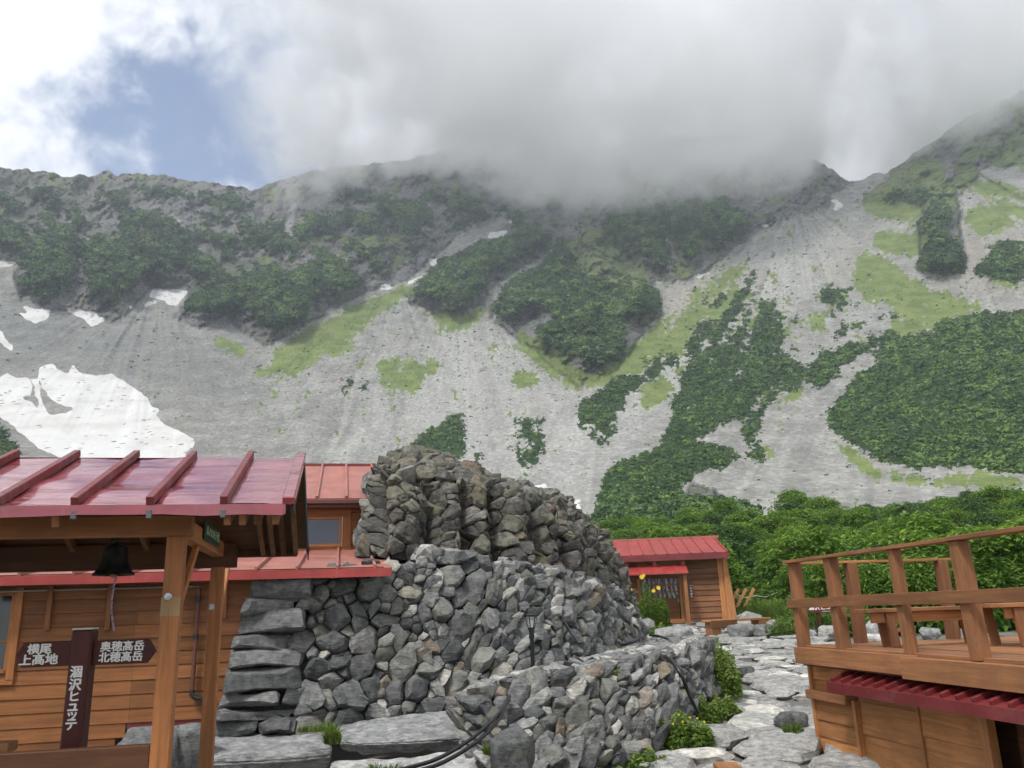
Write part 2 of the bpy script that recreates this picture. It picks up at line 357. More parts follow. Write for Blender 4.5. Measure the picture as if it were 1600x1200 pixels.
PINE = [
 [(30,397),(57,392),(75,390),(100,392),(112,410),(114,440),(92,450),(85,465),(60,462),(42,450),(25,440),(47,422),(28,412)],
 [(57,375),(100,360),(122,375),(125,390),(100,397),(57,395)],
 [(125,400),(140,382),(175,372),(212,367),(237,390),(250,412),(240,425),(217,425),(216,450),(200,460),(186,457),(186,475),(172,480),(160,470),(137,462),(135,430),(140,412)],
 [(225,362),(250,345),(275,345),(300,370),(312,395),(287,407),(262,417),(240,405),(220,375)],
 [(75,367),(100,350),(140,345),(160,350),(125,360),(70,370)], [(7,367),(15,350),(30,350),(46,370),(30,390),(10,380)],
 [(292,420),(300,400),(325,395),(335,412),(332,430),(307,437)],
 [(400,425),(425,422),(457,425),(482,410),(520,400),(540,405),(550,430),(550,447),(525,457),(485,470),(482,485),(470,510),(425,512),(400,500),(385,480),(340,487),(300,490),(288,478),(300,460),(340,437)],
 [(670,425),(687,405),(725,397),(750,377),(775,375),(800,368),(830,357),(862,370),(857,380),(825,397),(800,410),(790,425),(762,430),(760,450),(732,470),(725,490),(695,487),(695,465),(640,465),(650,450)],
 [(772,490),(780,460),(800,438),(840,415),(870,385),(905,365),(940,372),(955,395),(960,410),(985,430),(1010,440),(1030,460),(1035,480),(1025,495),(1000,490),(980,500),(975,520),(980,545),(965,570),(940,578),(920,575),(905,560),(880,550),(850,540),(835,530),(840,510),(870,490),(820,478),(800,495),(790,505)],
 [(940,350),(960,332),(985,325),(1000,332),(1025,350),(1040,370),(1040,400),(1025,410),(1000,400),(985,377),(960,377)],
 [(1030,345),(1050,325),(1087,327),(1100,320),(1122,307),(1150,325),(1170,342),(1162,362),(1125,375),(1112,387),(1087,390),(1050,370)],
 [(1440,335),(1462,315),(1482,320),(1485,350),(1475,362),(1497,380),(1502,395),(1512,422),(1510,427),(1487,427),(1462,427),(1432,420),(1440,390),(1457,375),(1450,362),(1437,355)],
 [(1415,300),(1450,295),(1447,310),(1420,322)], [(1380,300),(1410,292),(1405,300),(1382,308)],
 [(1522,420),(1545,404),(1575,392),(1610,395),(1720,400),(1720,440),(1575,440),(1525,427)], [(1537,390),(1575,376),(1600,380),(1720,385),(1720,392),(1560,390)], [(1555,398),(1545,412),(1540,402)],
 Z5([(690,100),(720,85),(770,120),(750,200),(700,280),(640,370),(590,450),(540,510),(430,540),(400,520),(470,420),(560,330),(590,250),(650,190)]),
 Z5([(310,500),(400,400),(460,380),(470,430),(400,510),(350,610),(290,630),(290,560)]), Z5([(420,310),(500,240),(560,235),(500,300),(440,340)]),
 Z5([(700,320),(760,270),(860,290),(880,360),(840,420),(930,450),(930,540),(830,590),(950,650),(1000,680),(1200,600),(1400,500),(1600,470),(1600,520),(1480,560),(1420,600),(1270,700),(1260,760),(1130,820),(1000,780),(930,780),(820,830),(720,880),(680,950),(680,980),(540,1040),(420,1090),(300,1150),(110,1210),(150,1110),(240,980),(190,960),(200,900),(250,850),(240,760),(290,690),(400,600),(430,560),(520,560),(590,480),(640,400)]),
 [(1000,711),(1034,700),(1049,659),(1060,625),(1172,640),(1131,662),(1075,692),(1101,691),(1150,704),(1154,715),(1131,734),(1086,741),(1082,756),(1060,752),(1071,775),(1124,775),(1172,786),(1195,800),(1112,840),(1000,840),(925,830),(922,812),(933,790),(936,760),(951,734),(975,718)],
 Z5([(1090,220),(1120,200),(1250,185),(1330,210),(1300,290),(1240,355),(1170,320),(1090,280)]),
 Z5([(1180,430),(1340,400),(1440,430),(1300,480),(1200,540),(1180,500)]), Z5([(1440,380),(1600,350),(1640,380),(1600,410),(1480,400)]), Z5([(1460,600),(1600,520),(1700,480),(1700,520),(1600,610),(1440,650)]),
 Z5([(1040,590),(1180,535),(1170,560),(1060,610)]), Z5([(1340,720),(1400,700),(1390,730),(1330,740)]),
 Z5([(150,670),(200,655),(215,690),(160,705)]), Z5([(25,700),(75,690),(75,715),(30,720)]), Z5([(35,730),(70,728),(65,745)]), Z5([(235,670),(270,665),(260,700)]), Z5([(35,850),(75,850),(60,865)]), Z5([(930,380),(990,370),(1010,410),(950,420)]),
 Z5([(920,570),(960,560),(985,590),(930,600)]),
 [(1290,660),(1298,640),(1318,615),(1345,585),(1380,560),(1420,530),(1470,505),(1520,490),(1560,487),(1600,485),(1960,470),(1960,790),(1750,760),(1640,742),(1600,738),(1560,738),(1520,728),(1480,728),(1430,730),(1395,725),(1365,715),(1350,700),(1330,690),(1300,672)],
 [(905,630),(940,610),(960,590),(1000,585),(1000,598),(985,610),(970,625),(960,650),(940,665),(905,660),(902,645)],
 [(635,700),(660,680),(700,655),(722,645),(728,690),(728,710),(690,722),(640,722),(630,708)],
 [(-330,600),(-100,640),(0,665),(14,680),(26,697),(30,712),(26,730),(-330,730)],
]
PATCHY = [ [(795,690),(815,665),(850,675),(855,695),(845,720),(825,730),(805,715)], [(795,655),(860,650),(850,665),(800,668)],
 [(1157,651),(1180,640),(1187,617),(1210,610),(1240,584),(1259,606),(1225,614),(1202,636),(1187,659),(1191,700),(1165,700),(1161,670)],
 [(540,590),(552,590),(552,618),(536,620)], [(560,600),(580,595),(575,612)], [(1160,700),(1195,705),(1200,722),(1170,720)],
 [(930,640),(900,660),(940,700),(960,690),(990,600),(1000,610)], [(1190,500),(1235,490),(1240,530),(1200,545)], [(1290,480),(1345,470),(1350,485),(1300,500)], [(740,690),(760,690),(750,720),(735,720)],
 [(1085,480),(1130,440),(1140,445),(1100,490)], [(1000,560),(1050,545),(1060,570),(1020,600),(1000,590)] ]
GRASS = [
 [(640,447),(618,455),(560,480),(500,520),(430,565),(395,588),(415,590),(470,575),(520,547),(560,514),(600,484),(640,455)], [(565,472),(500,502),(450,535),(415,560),(440,552),(500,520),(565,482)],
 [(628,560),(645,552),(655,575),(685,552),(684,572),(655,605),(630,612),(622,600)], [(590,570),(618,570),(622,600),(605,618),(598,590)], [(550,568),(565,560),(575,570),(560,578)], [(515,545),(553,535),(560,540),(520,558)],
 [(670,490),(700,480),(735,490),(772,472),(745,505),(705,516),(680,502)], [(330,530),(370,535),(385,545),(375,556),(335,542)],
 [(1165,412),(1140,418),(1104,443),(1069,483),(1013,524),(967,560),(930,600),(945,600),(978,583),(1018,585),(1054,562),(1084,512),(1115,472),(1158,424)],
 [(1340,398),(1384,404),(1419,429),(1460,455),(1511,470),(1550,485),(1511,502),(1460,512),(1414,532),(1380,520),(1404,489),(1373,466),(1346,474),(1334,441)], [(810,543),(850,575),(901,602),(886,550),(840,535)],
 [(1358,360),(1366,378),(1385,396),(1429,404),(1455,384),(1425,366),(1390,364)],
 [(1347,322),(1375,297),(1400,275),(1425,290),(1450,297),(1440,330),(1415,345),(1390,340),(1362,335)],
 [(1502,335),(1531,320),(1560,328),(1585,350),(1562,362),(1528,366)], [(1537,312),(1600,322),(1750,330),(1750,350),(1600,345),(1560,325)], [(1417,358),(1440,335),(1450,345),(1425,362)],
 [(1500,434),(1560,425),(1720,440),(1720,450),(1600,447),(1530,444)], [(1515,285),(1555,280),(1600,300),(1620,320),(1580,310),(1520,296)], [(1560,225),(1600,240),(1620,270),(1590,260)],
 [(1165,530),(1195,495),(1220,505),(1232,515),(1207,545)], [(1250,500),(1290,487),(1292,520),(1275,517),(1252,507)], [(1100,500),(1150,450),(1165,460),(1110,530)],
 [(800,600),(830,580),(850,600),(830,605)], [(870,600),(905,575),(935,590),(900,605)], [(800,575),(815,590),(805,600)],
 [(1180,690),(1205,700),(1212,722),(1190,722)], [(1270,600),(1240,625),(1200,650),(1225,615)], [(1300,690),(1330,700),(1350,715),(1380,738),(1450,745),(1520,740),(1600,750),(1600,760),(1450,760),(1360,745)],
 [(1226,363),(1240,366),(1245,372),(1230,370)], [(1300,345),(1320,348),(1322,358),(1305,355)], [(1140,555),(1060,570),(1040,620),(1010,650),(1030,600)], [(1000,600),(1035,580),(1040,600),(1020,640),(1005,640)],
]
RIDGEGRASS = [ [(880,380),(905,365),(940,362),(960,392),(1000,412),(1018,436),(990,450),(950,440),(915,425),(890,400)], [(960,460),(985,470),(975,490),(950,480)], [(870,430),(890,440),(880,455)], [(900,372),(920,355),(938,358),(945,380),(960,400),(1000,415),(1012,432),(1000,450),(960,440),(935,410),(905,395)], [(180,367),(222,357),(215,365),(170,378)], [(800,355),(825,352),(815,368)], [(225,350),(245,342),(245,355)],
 [(1080,385),(1110,365),(1120,385),(1090,395)], [(1040,375),(1062,385),(1060,395),(1045,395)], [(485,310),(500,305),(500,318)], [(500,370),(640,365),(640,385),(520,380)], [(800,540),(840,520),(850,560),(900,600),(960,560),(980,575),(905,606),(840,560)] ]
SNOW = [
 [(62,575),(72,569),(85,569),(92,577),(105,583),(112,572),(119,569),(125,584),(156,587),(175,584),(200,600),(225,616),(240,637),(250,640),(242,647),(260,665),(281,675),(306,688),(304,697),(292,705),(290,718),(97,718),(62,700),(31,675),(0,650),(-200,600),(-200,560),(0,590),(10,582),(22,590),(42,590),(60,592)],
 [(-200,505),(0,517),(12,530),(22,545),(18,550),(0,532),(-200,525)], [(30,475),(56,483),(79,483),(77,496),(56,507),(26,489),(45,490)],
 [(108,480),(150,488),(165,502),(142,511),(133,500),(105,485),(95,482)], [(240,451),(292,453),(292,462),(277,477),(262,475),(258,468),(232,464)], [(222,478),(240,468),(245,472),(228,481)], [(-100,408),(28,409),(20,417),(-100,417)], [(198,477),(208,478),(203,484)],
 [(667,404),(684,403),(683,412),(677,417)], [(632,445),(668,427),(669,430),(640,445)], [(588,450),(602,444),(617,447),(607,453),(594,453)], [(560,459),(572,459),(568,464)],
 [(765,365),(795,359),(792,368),(775,373),(760,373)], [(792,347),(800,343),(800,349)], [(1298,311),(1310,312),(1318,322),(1312,330),(1302,329),(1308,322)], [(1187,349),(1202,353),(1202,356),(1190,354)], [(1088,432),(1105,424),(1110,428),(1092,436)], [(1122,411),(1132,407),(1130,412)],
 [(822,762),(850,756),(870,772),(880,792),(905,778),(912,812),(880,815),(850,790)], [(1172,601),(1181,596),(1181,599),(1174,603)] ]
DEBRIS = [ [(0,560),(25,565),(40,583),(50,603),(50,618),(28,620),(50,630),(68,650),(60,635),(56,620),(53,600),(47,585),(38,565),(10,545),(0,545)], [(44,572),(60,590),(70,610),(78,625),(118,640),(100,646),(75,648),(65,625),(62,605),(55,590)] ]
ROCK = [
 [(-340,60),(-340,395),(0,405),(28,410),(22,430),(30,462),(50,472),(80,481),(120,484),(165,501),(192,497),(212,480),(225,462),(250,446),(290,450),(295,470),(270,491),(305,513),(345,497),(352,498),(375,515),(410,541),(440,532),(480,503),(525,480),(565,461),(605,450),(645,432),(668,412),(690,395),(725,375),(765,360),(790,340),(800,300),(800,60)],
 [(790,60),(790,340),(770,365),(740,385),(700,400),(670,425),(640,462),(636,472),(665,485),(690,490),(740,480),(765,470),(768,500),(800,522),(835,545),(860,572),(905,603),(960,578),(985,550),(1010,515),(1035,492),(1033,465),(1015,440),(1045,442),(1100,425),(1130,402),(1170,375),(1200,352),(1240,338),(1290,325),(1303,300),(1330,287),(1340,60)],
 [(1345,318),(1400,262),(1450,235),(1500,60),(1960,40),(1960,260),(1600,255),(1540,262),(1510,290),(1480,300),(1450,300)], [(1450,300),(1490,290),(1500,330),(1500,370),(1503,400),(1480,432),(1440,420),(1436,410),(1440,330)],
 [(1080,755),(1072,780),(1100,790),(1130,778),(1110,768)], [(622,455),(660,447),(640,463)] ]
GULLY = [ [(768,500),(775,455),(800,430),(840,405),(875,380),(880,385),(840,412),(800,438),(782,460),(776,500)], [(800,440),(770,470),(745,510),(720,520),(765,455),(830,410)], [(690,395),(720,360),(790,330),(800,345),(740,385),(700,402)], [(1003,335),(1015,340),(1045,372),(1060,400),(1050,405),(1040,380),(1010,350)], [(270,330),(300,370),(320,395),(300,400),(290,375),(262,335)], [(450,320),(465,310),(460,340),(455,370),(440,360)] ]
m_pine = zone(PINE, WX, WY); m_patchy = zone(PATCHY, WX, WY) & (fbm(LX / 6, LY / 5, None, 3, 31) > -.05)
m_grass = zone(GRASS, WX, WY); m_rg = zone(RIDGEGRASS, WX, WY); m_snow = zone(SNOW, SX, SY) & ~zone(DEBRIS, SX, SY); m_rock = zone(ROCK, WX, WY); m_gul = zone(GULLY, SX, SY)
m_rock &= ~m_gul
# broken pine and turf over the rock walls
mixn = fbm(LX / 26 - LY / 60, LY / 20, None, 5, 41, .6) + .5 * fbm(LX / 8, LY / 8, None, 3, 45)
left = sstep(470, 380, LY)
amount = np.interp(LX, [-330, 0, 300, 450, 650, 780, 900, 1050, 1180, 1330, 1400, 1960], [-.06, -.04, .0, .02, .05, -.02, .0, .12, -.2, -.25, -.15, -.15])
m_mix = m_rock & (mixn > -amount * 1.0 + .10 + .25 * sstep(310, 270, LY)) & (LY < np.interp(LX, [-330, 0, 60, 200, 330, 430, 600, 700, 1040, 1120, 1300, 1960], [390, 395, 430, 430, 440, 500, 430, 400, 420, 390, 310, 420]))
m_pine_all = (m_pine | m_patchy | m_mix) & ~m_snow
m_pine_all &= ~(m_rg & (fbm(LX / 9, LY / 7, None, 3, 65) > -.12))
APEX = [(620, 440, 500, 570, 130), (725, 420, 720, 640, 120), (1235, 310, 1150, 480, 170), (1340, 470, 1100, 720, 150), (250, 430, 200, 560, 150), (960, 470, 890, 690, 90), (1470, 250, 1520, 400, 140), (1400, 520, 1330, 720, 120)]
def streak(X, Y, k=26, s=0, lr=240, oct=4):
    num = 0; den = 1e-6
    for i, (ax, ay, cx, cy_, rr) in enumerate(APEX):
        w_ = np.exp(-((X - cx) ** 2 + (Y - cy_) ** 2) / (2 * rr * rr)) + 1e-5; th_ = np.arctan2(X - ax, Y - ay + 12); rd = np.hypot(X - ax, Y - ay)
        num = num + w_ * fbm(th_ * k + .4 * vn(X / 60, Y / 60, None, 9), rd / lr, None, oct, s + i * 31, .6); den = den + w_
    return num / den
STR = streak(LX, LY, 22, 500); STR2 = streak(LX, LY, 9, 700, 300, 3)
# thin stone strips left bare inside turf and pine of the right-hand slopes
strip = streak(LX, LY, 34, 900, 200, 3) + .25 * fbm(LX / 6, LY / 9, None, 2, 52)
m_grass &= ~(strip > .30); cutz = (strip > .06 + .30 * sstep(500, 600, LY)) & (LX > 1040) & (LX < 1420) & (LY > 400) & (LY < 640) & ~((LX > 1300) & (LY > 540)); m_grass |= cutz & m_pine_all & (fbm(LX / 18, LY / 22, None, 3, 53) > -.05); m_pine_all &= ~cutz
m_grass |= m_rock & (fbm(LX / 20, LY / 12, None, 4, 61) > .32) & ~m_pine
m_grass |= m_rock & (LX > 1345) & (fbm(LX / 24, LY / 16, None, 4, 62) > -.15) & ~m_pine
# speckles of turf and dwarf pine on the open scree
spk = fbm(LX / 7, LY / 5, None, 3, 71)
hot = blur(zone([[(840,300),(900,250),(1340,380),(1350,480),(1250,560),(1000,680),(880,640),(760,680),(500,620),(380,590),(420,540),(560,480),(700,520)]], LX, LY), 14)
m_grass |= (spk > .50 - .14 * hot) & ~m_rock & ~m_snow & (LX > 330)
m_pine_all |= (fbm(LX / 5, LY / 4, None, 2, 72) > .74 - .14 * hot) & ~m_rock & ~m_snow & (LX > 420)
feather = .45 * STR + .55 * fbm(LX / 4.5, LY / 3.2, None, 4, 66, .65)
B = {k: blur(v, 1) for k, v in dict(pine=m_pine_all, grass=(m_grass & ~m_pine_all), rg=m_rg, snow=m_snow, rock=m_rock).items()}
B['grass'] = np.clip(blur(m_grass & ~m_pine_all, 4) * 1.15 + .04 + feather * (blur(m_grass, 9) > .03) * 1.35, 0, 1)
_bp = blur(m_pine_all, 3); B['pine'] = np.clip(_bp + .9 * fbm(LX / 5, LY / 4, None, 4, 67, .65) * (_bp > .02) * (_bp < .98), 0, 1)
B['pinesoft'] = blur(m_pine_all, 3)
pine_wide = blur(m_pine | m_mix, 7); rock_wide = blur(m_rock, 10); snow_wide = blur(m_snow, 3)
def samp(a, X, Y):
    fx = np.clip((X - lx[0]) / LS, 0, len(lx) - 2.001); fy = np.clip((Y - ly[0]) / LS, 0, len(ly) - 2.001)
    i = fx.astype(int); j = fy.astype(int); u = fx - i; v = fy - j
    return (a[j, i] * (1 - u) + a[j, i + 1] * u) * (1 - v) + (a[j + 1, i] * (1 - u) + a[j + 1, i + 1] * u) * v
# slope profile: elevation angle (deg) -> horizontal range (m)
EL = np.array([-1, 1.5, 2.6, 3.6, 5, 7.5, 10, 14, 18, 22, 26, 30, 34, 40]); DD = np.array([40, 60, 78, 102, 145, 205, 262, 375, 510, 670, 860, 1090, 1370, 1800.])
def rays(X, Y):
    v = _F[None] + ((X.ravel() - 800) / F_PX)[:, None] * _RI[None] + ((600 - Y.ravel()) / F_PX)[:, None] * _UI[None]
    h = np.hypot(v[:, 0], v[:, 1]); return v[:, 0] / h, v[:, 1] / h, v[:, 2] / h
def terrain_pts(X, Y, lift=0.0):
    ux, uy, te = rays(X, Y); el = np.degrees(np.arctan(te)); d = np.interp(el, EL, DD)
    x, y = X.ravel(), Y.ravel()
    far = sstep(90, 240, d)
    pw = samp(pine_wide, x, y); rw = samp(rock_wide, x, y)
    rel = -.085 * pw * rw * far - .030 * rw * sstep(0, .6, rw)
    rel += far * rw * (.042 * fbm(x / 60 + y / 90, y / 70, None, 5, 81, .58, ridged=True) + .016 * fbm(x / 14, y / 12, None, 4, 83, .6, ridged=True))
    # ribs and gullies of the walls run down the fall line
    rel += far * rw * .026 * fbm(x / 34, y / 240, None, 3, 85)
    # scree: wide fans and shallow furrows
    fur = (x - 1240) * .9 + (y - 330) * .0
    rel += far * (1 - rw) * np.clip(te * 4 - .3, 0, 1) * (.010 * fbm(x / 150, y / 150, None, 3, 87) + .0065 * samp(STR, x, y) + .014 * samp(STR2, x, y))
    rel += (1 - rw) * .0012 * fbm(x / 5, y / 3, None, 2, 89) * np.clip(te * 3 - .35, 0, 1)
    rel += -.018 * pw * (1 - rw) * far
    rel += -.0035 * samp(snow_wide, x, y) * far
    pn = samp(B['pine'], x, y)
    rel += -pn * .0085 * (1 + 1.5 * fbm(x / 9, y / 7, None, 3, 91)) * sstep(60, 110, d)
    d = d * (1 + rel) - lift
    return np.stack([ux * d, uy * d, EYE[2] + te * d], 1), d
V, dist_ = terrain_pts(PX, PY)
# shrub the far side: two rows fall away behind the crest
top = V[:NX]; back1 = top + np.array([0, 60, -25.0]); back2 = top + np.array([0, 400, -330.0])
idx = np.arange(NYR * NX).reshape(NYR, NX)
F1 = np.stack([idx[1:, :-1], idx[1:, 1:], idx[:-1, 1:], idx[:-1, :-1]], -1).reshape(-1, 4)
o1 = NYR * NX; b1 = o1 + np.arange(NX); b2 = b1 + NX
F2 = np.stack([idx[0, :-1], idx[0, 1:], b1[1:], b1[:-1]], -1); F3 = np.stack([b1[:-1], b1[1:], b2[1:], b2[:-1]], -1)
VV = np.concatenate([V, back1, back2]); FF = np.concatenate([F1, F2, F3])
x, y = PX.ravel(), PY.ravel()
z1 = np.stack([samp(B['pine'], x, y), samp(B['grass'], x, y), samp(B['snow'], x, y), samp(B['rock'], x, y)], 1)
# scree tone: r = light wash, g = brown/warm, b = ridge turf, a = dark bowl
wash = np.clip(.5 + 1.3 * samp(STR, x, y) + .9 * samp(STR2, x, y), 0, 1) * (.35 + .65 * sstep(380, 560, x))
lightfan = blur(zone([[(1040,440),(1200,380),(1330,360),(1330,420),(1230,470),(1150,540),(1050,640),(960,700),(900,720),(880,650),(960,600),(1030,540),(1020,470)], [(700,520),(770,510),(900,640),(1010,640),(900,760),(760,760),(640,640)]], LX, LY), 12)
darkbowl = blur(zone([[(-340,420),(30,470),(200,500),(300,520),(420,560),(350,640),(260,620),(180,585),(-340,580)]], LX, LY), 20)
warm = blur(zone([[(1030,470),(1130,410),(1200,440),(1100,520),(1030,520)], [(1480,350),(1600,370),(1600,470),(1470,440),(1500,380)], [(1290,400),(1340,380),(1340,440),(1290,430)], [(880,560),(900,500),(930,580),(960,600),(920,610)], [(-340,300),(500,300),(500,260),(-340,240)]], LX, LY), 14)
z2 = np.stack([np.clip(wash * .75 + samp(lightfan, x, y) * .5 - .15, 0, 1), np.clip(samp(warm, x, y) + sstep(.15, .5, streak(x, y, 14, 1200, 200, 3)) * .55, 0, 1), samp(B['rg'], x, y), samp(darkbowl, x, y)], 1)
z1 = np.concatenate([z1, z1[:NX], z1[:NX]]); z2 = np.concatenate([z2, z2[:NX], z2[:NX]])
def terrain_mat():
    m, t, b = new_mat('mountain_ground'); lk = t.links.new
    mp_ = t.nodes.new('ShaderNodeMapping'); mp_.inputs['Scale'].default_value = (1, .42, 1); lk(t.nodes.new('ShaderNodeTexCoord').outputs['Object'], mp_.inputs[0]); co = mp_.outputs[0]
    a1 = t.nodes.new('ShaderNodeAttribute'); a1.attribute_name = 'zones'; s1 = t.nodes.new('ShaderNodeSeparateColor'); lk(a1.outputs['Color'], s1.inputs[0])
    a2 = t.nodes.new('ShaderNodeAttribute'); a2.attribute_name = 'tones'; s2 = t.nodes.new('ShaderNodeSeparateColor'); lk(a2.outputs['Color'], s2.inputs[0])
    pine, grass, snow, rock = s1.outputs[0], s1.outputs[1], s1.outputs[2], a1.outputs['Alpha']
    wash, warm, rg, dark = s2.outputs[0], s2.outputs[1], s2.outputs[2], a2.outputs['Alpha']
    fine = noise_n(t, co, .55, 6, .62); mid = noise_n(t, co, .09, 6, .6); big = noise_n(t, co, .018, 5, .6)
    vo = t.nodes.new('ShaderNodeTexVoronoi'); vo.inputs['Scale'].default_value = .85; lk(co, vo.inputs['Vector'])
    vo2 = t.nodes.new('ShaderNodeTexVoronoi'); vo2.inputs['Scale'].default_value = .28; lk(co, vo2.inputs['Vector'])
    edge = math_n(t, 'MULTIPLY', math_n(t, 'SUBTRACT', fine, .5), .9)
    th = lambda v, lo=.42, hi=.56: maprange(t, math_n(t, 'ADD', v, edge), lo, hi)
    sc = mixc(t, maprange(t, mid, .35, .68), (.200, .200, .187), (.300, .296, .276))
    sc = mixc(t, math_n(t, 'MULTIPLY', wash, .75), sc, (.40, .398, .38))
    sc = mixc(t, math_n(t, 'MULTIPLY', warm, .6), sc, (.29, .262, .225))
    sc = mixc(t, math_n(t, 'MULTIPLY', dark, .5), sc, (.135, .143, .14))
    sepv = t.nodes.new('ShaderNodeSeparateColor'); lk(vo.outputs['Color'], sepv.inputs[0])
    sc = mixc(t, .38, sc, mixc(t, maprange(t, sepv.outputs[0], .45, .98), (.78, .78, .78), (1.5, 1.5, 1.48)), 'MULTIPLY')
    sc = mixc(t, maprange(t, vo2.outputs['Distance'], .0, .16, .45, 0), sc, (.40, .40, .39))
    gr = mixc(t, maprange(t, mid, .35, .65), (.115, .160, .050), (.19, .235, .082)); gr = mixc(t, maprange(t, fine, .5, .75, 0, .45), gr, (.06, .10, .035))
    rk = mixc(t, maprange(t, fine, .3, .7), (.062, .066, .066), (.27, .27, .265)); rk = mixc(t, maprange(t, mid, .4, .7, 0, .6), rk, (.25, .225, .20)); rk = mixc(t, math_n(t, 'MULTIPLY', warm, .4), rk, (.17, .14, .11))
    rk = mixc(t, maprange(t, big, .45, .62, 0, .6), rk, (.065, .085, .045))
    pn = mixc(t, maprange(t, fine, .3, .7), (.016, .034, .014), (.040, .075, .026)); pn = mixc(t, maprange(t, mid, .5, .75, 0, .5), pn, (.065, .10, .03))
    sn = mixc(t, maprange(t, mid, .4, .7, 0, .7), (.62, .62, .61), (.49, .475, .44)); sn = mixc(t, maprange(t, fine, .60, .72, 0, .45), sn, (.36, .35, .33)); sn = mixc(t, maprange(t, sepv.outputs[1], .965, .975, 0, .8), sn, (.16, .155, .15))
    c = mixc(t, th(rock), sc, rk); c = mixc(t, th(grass), c, gr); c = mixc(t, th(pine), c, pn); c = mixc(t, math_n(t, 'MULTIPLY', th(rg), .75), c, gr); c = mixc(t, maprange(t, math_n(t, 'ADD', snow, math_n(t, 'MULTIPLY', edge, .6)), .46, .52), c, sn)
    lk(c, b.inputs['Base Color']); inp(b, Roughness=.95); b.inputs['Specular IOR Level'].default_value = .15
    h = math_n(t, 'ADD', math_n(t, 'MULTIPLY', fine, math_n(t, 'ADD', .35, math_n(t, 'MULTIPLY', rock, 1.3))), math_n(t, 'MULTIPLY', mid, math_n(t, 'MULTIPLY', rock, 9.0)))
    h = math_n(t, 'ADD', h, math_n(t, 'MULTIPLY', vo.outputs['Distance'], -.35))
    bp = t.nodes.new('ShaderNodeBump'); inp(bp, Strength=.75, Distance=1.6); lk(math_n(t, 'MULTIPLY', h, math_n(t, 'SUBTRACT', 1.0, math_n(t, 'MULTIPLY', snow, .75))), bp.inputs['Height']); lk(bp.outputs[0], b.inputs['Normal'])
    return m
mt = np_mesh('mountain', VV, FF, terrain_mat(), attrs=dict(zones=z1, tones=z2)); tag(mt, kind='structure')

# ------------------------------------------------------------------ dwarf pine thickets standing on the slopes
def leaf_clumps(name, C, S, tint, mat, n=11, seed=0, flat=.6, ls=.55):
    """many small leafy mounds: triangular sprays spread over a dome around each centre"""
    r = np.random.default_rng(seed); m = len(C)
    d = r.normal(size=(m, n, 3)); d[..., 2] = np.abs(d[..., 2]) * .9 - .15; d /= np.linalg.norm(d, axis=2, keepdims=True)
    rad = S[:, None, None] * r.uniform(.45, .95, (m, n, 1)); c = C[:, None] + d * rad * np.array([1, 1, flat])
    nrm = d + r.normal(size=d.shape) * .45; nrm[..., 2] += .35; nrm /= np.linalg.norm(nrm, axis=2, keepdims=True)
    a = np.cross(nrm, r.normal(size=d.shape)); a /= np.linalg.norm(a, axis=2, keepdims=True); b = np.cross(nrm, a)
    l = S[:, None, None] * r.uniform(.6, 1.15, (m, n, 1)) * ls
    p = np.stack([c + a * l, c + b * l * .8 - a * l * .4, c - b * l * .8 - a * l * .4, c + a * l * .1 + b * l * .5 + nrm * l * .35], 2).reshape(-1, 3)
    k = np.arange(m * n) * 4
    Fc = np.concatenate([np.stack([k, k + 3, k + 2], 1), np.stack([k + 3, k + 1, k + 2], 1)])
    tt = np.clip(tint[:, None, None] * np.ones((1, n, 1)) + r.normal(size=(m, n, 1)) * .10, 0, 1)
    col = np.concatenate([tt, r.uniform(0, 1, (m, n, 1)), tt * 0, tt * 0 + 1], 2)
    col = np.repeat(col.reshape(-1, 4), 4, 0)
    return np_mesh(name, p, Fc, mat, smooth=False, attrs=dict(tint=col))
def leaf_mat(name, c0, c1, c2, trans=.25, rough=.55):
    m, t, b = new_mat(name); lk = t.links.new
    a = t.nodes.new('ShaderNodeAttribute'); a.attribute_name = 'tint'; s = t.nodes.new('ShaderNodeSeparateColor'); lk(a.outputs['Color'], s.inputs[0])
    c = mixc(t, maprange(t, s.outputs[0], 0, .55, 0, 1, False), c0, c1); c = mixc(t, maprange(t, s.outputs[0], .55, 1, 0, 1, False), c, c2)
    c = mixc(t, .45, c, mixc(t, s.outputs[1], (.6, .6, .6), (1.45, 1.45, 1.4)), 'MULTIPLY')
    lk(c, b.inputs['Base Color']); inp(b, Roughness=rough); b.inputs['Specular IOR Level'].default_value = .3
    tr = t.nodes.new('ShaderNodeBsdfTranslucent'); lk(c, tr.inputs[0]); ms = t.nodes.new('ShaderNodeMixShader'); ms.inputs[0].default_value = trans
    lk(b.outputs[0], ms.inputs[1]); lk(tr.outputs[0], ms.inputs[2]); lk(ms.outputs[0], t.nodes['Material Output'].inputs[0])
    return m
PINE_MAT = leaf_mat('dwarf_pine_leaf', (.026, .058, .022), (.078, .148, .042), (.17, .27, .065), .22)
r_ = np.random.default_rng(3)
nn_ = 560000; qx = r_.uniform(PX0, PX1, nn_); qy = r_.uniform(240, 880, nn_)
bmp = fbm(qx / 9, qy / 7, None, 3, 91); psf = samp(B['pinesoft'], qx, qy); pm = psf + .65 * fbm(qx / 6.5, qy / 5, None, 3, 93) + .04; pm = np.where((pm > .20) & (r_.uniform(0, 1, nn_) < .05), .6, pm) * (samp(B['snow'], qx, qy) < .2); ux, uy, te = rays(qx, qy); dd = np.interp(np.degrees(np.arctan(te)), EL, DD)
rdg = np.interp(qx, px_, ridge)
keep = (pm > .55) & (qy > rdg + 2) & (r_.uniform(0, 1, nn_) < np.clip((dd / 600) ** 1.5 * .42, .13, .6)) & ((qy < 815) | (qx < 1000))
qx, qy, dd, bmp, psf = qx[keep], qy[keep], dd[keep], bmp[keep], psf[keep]
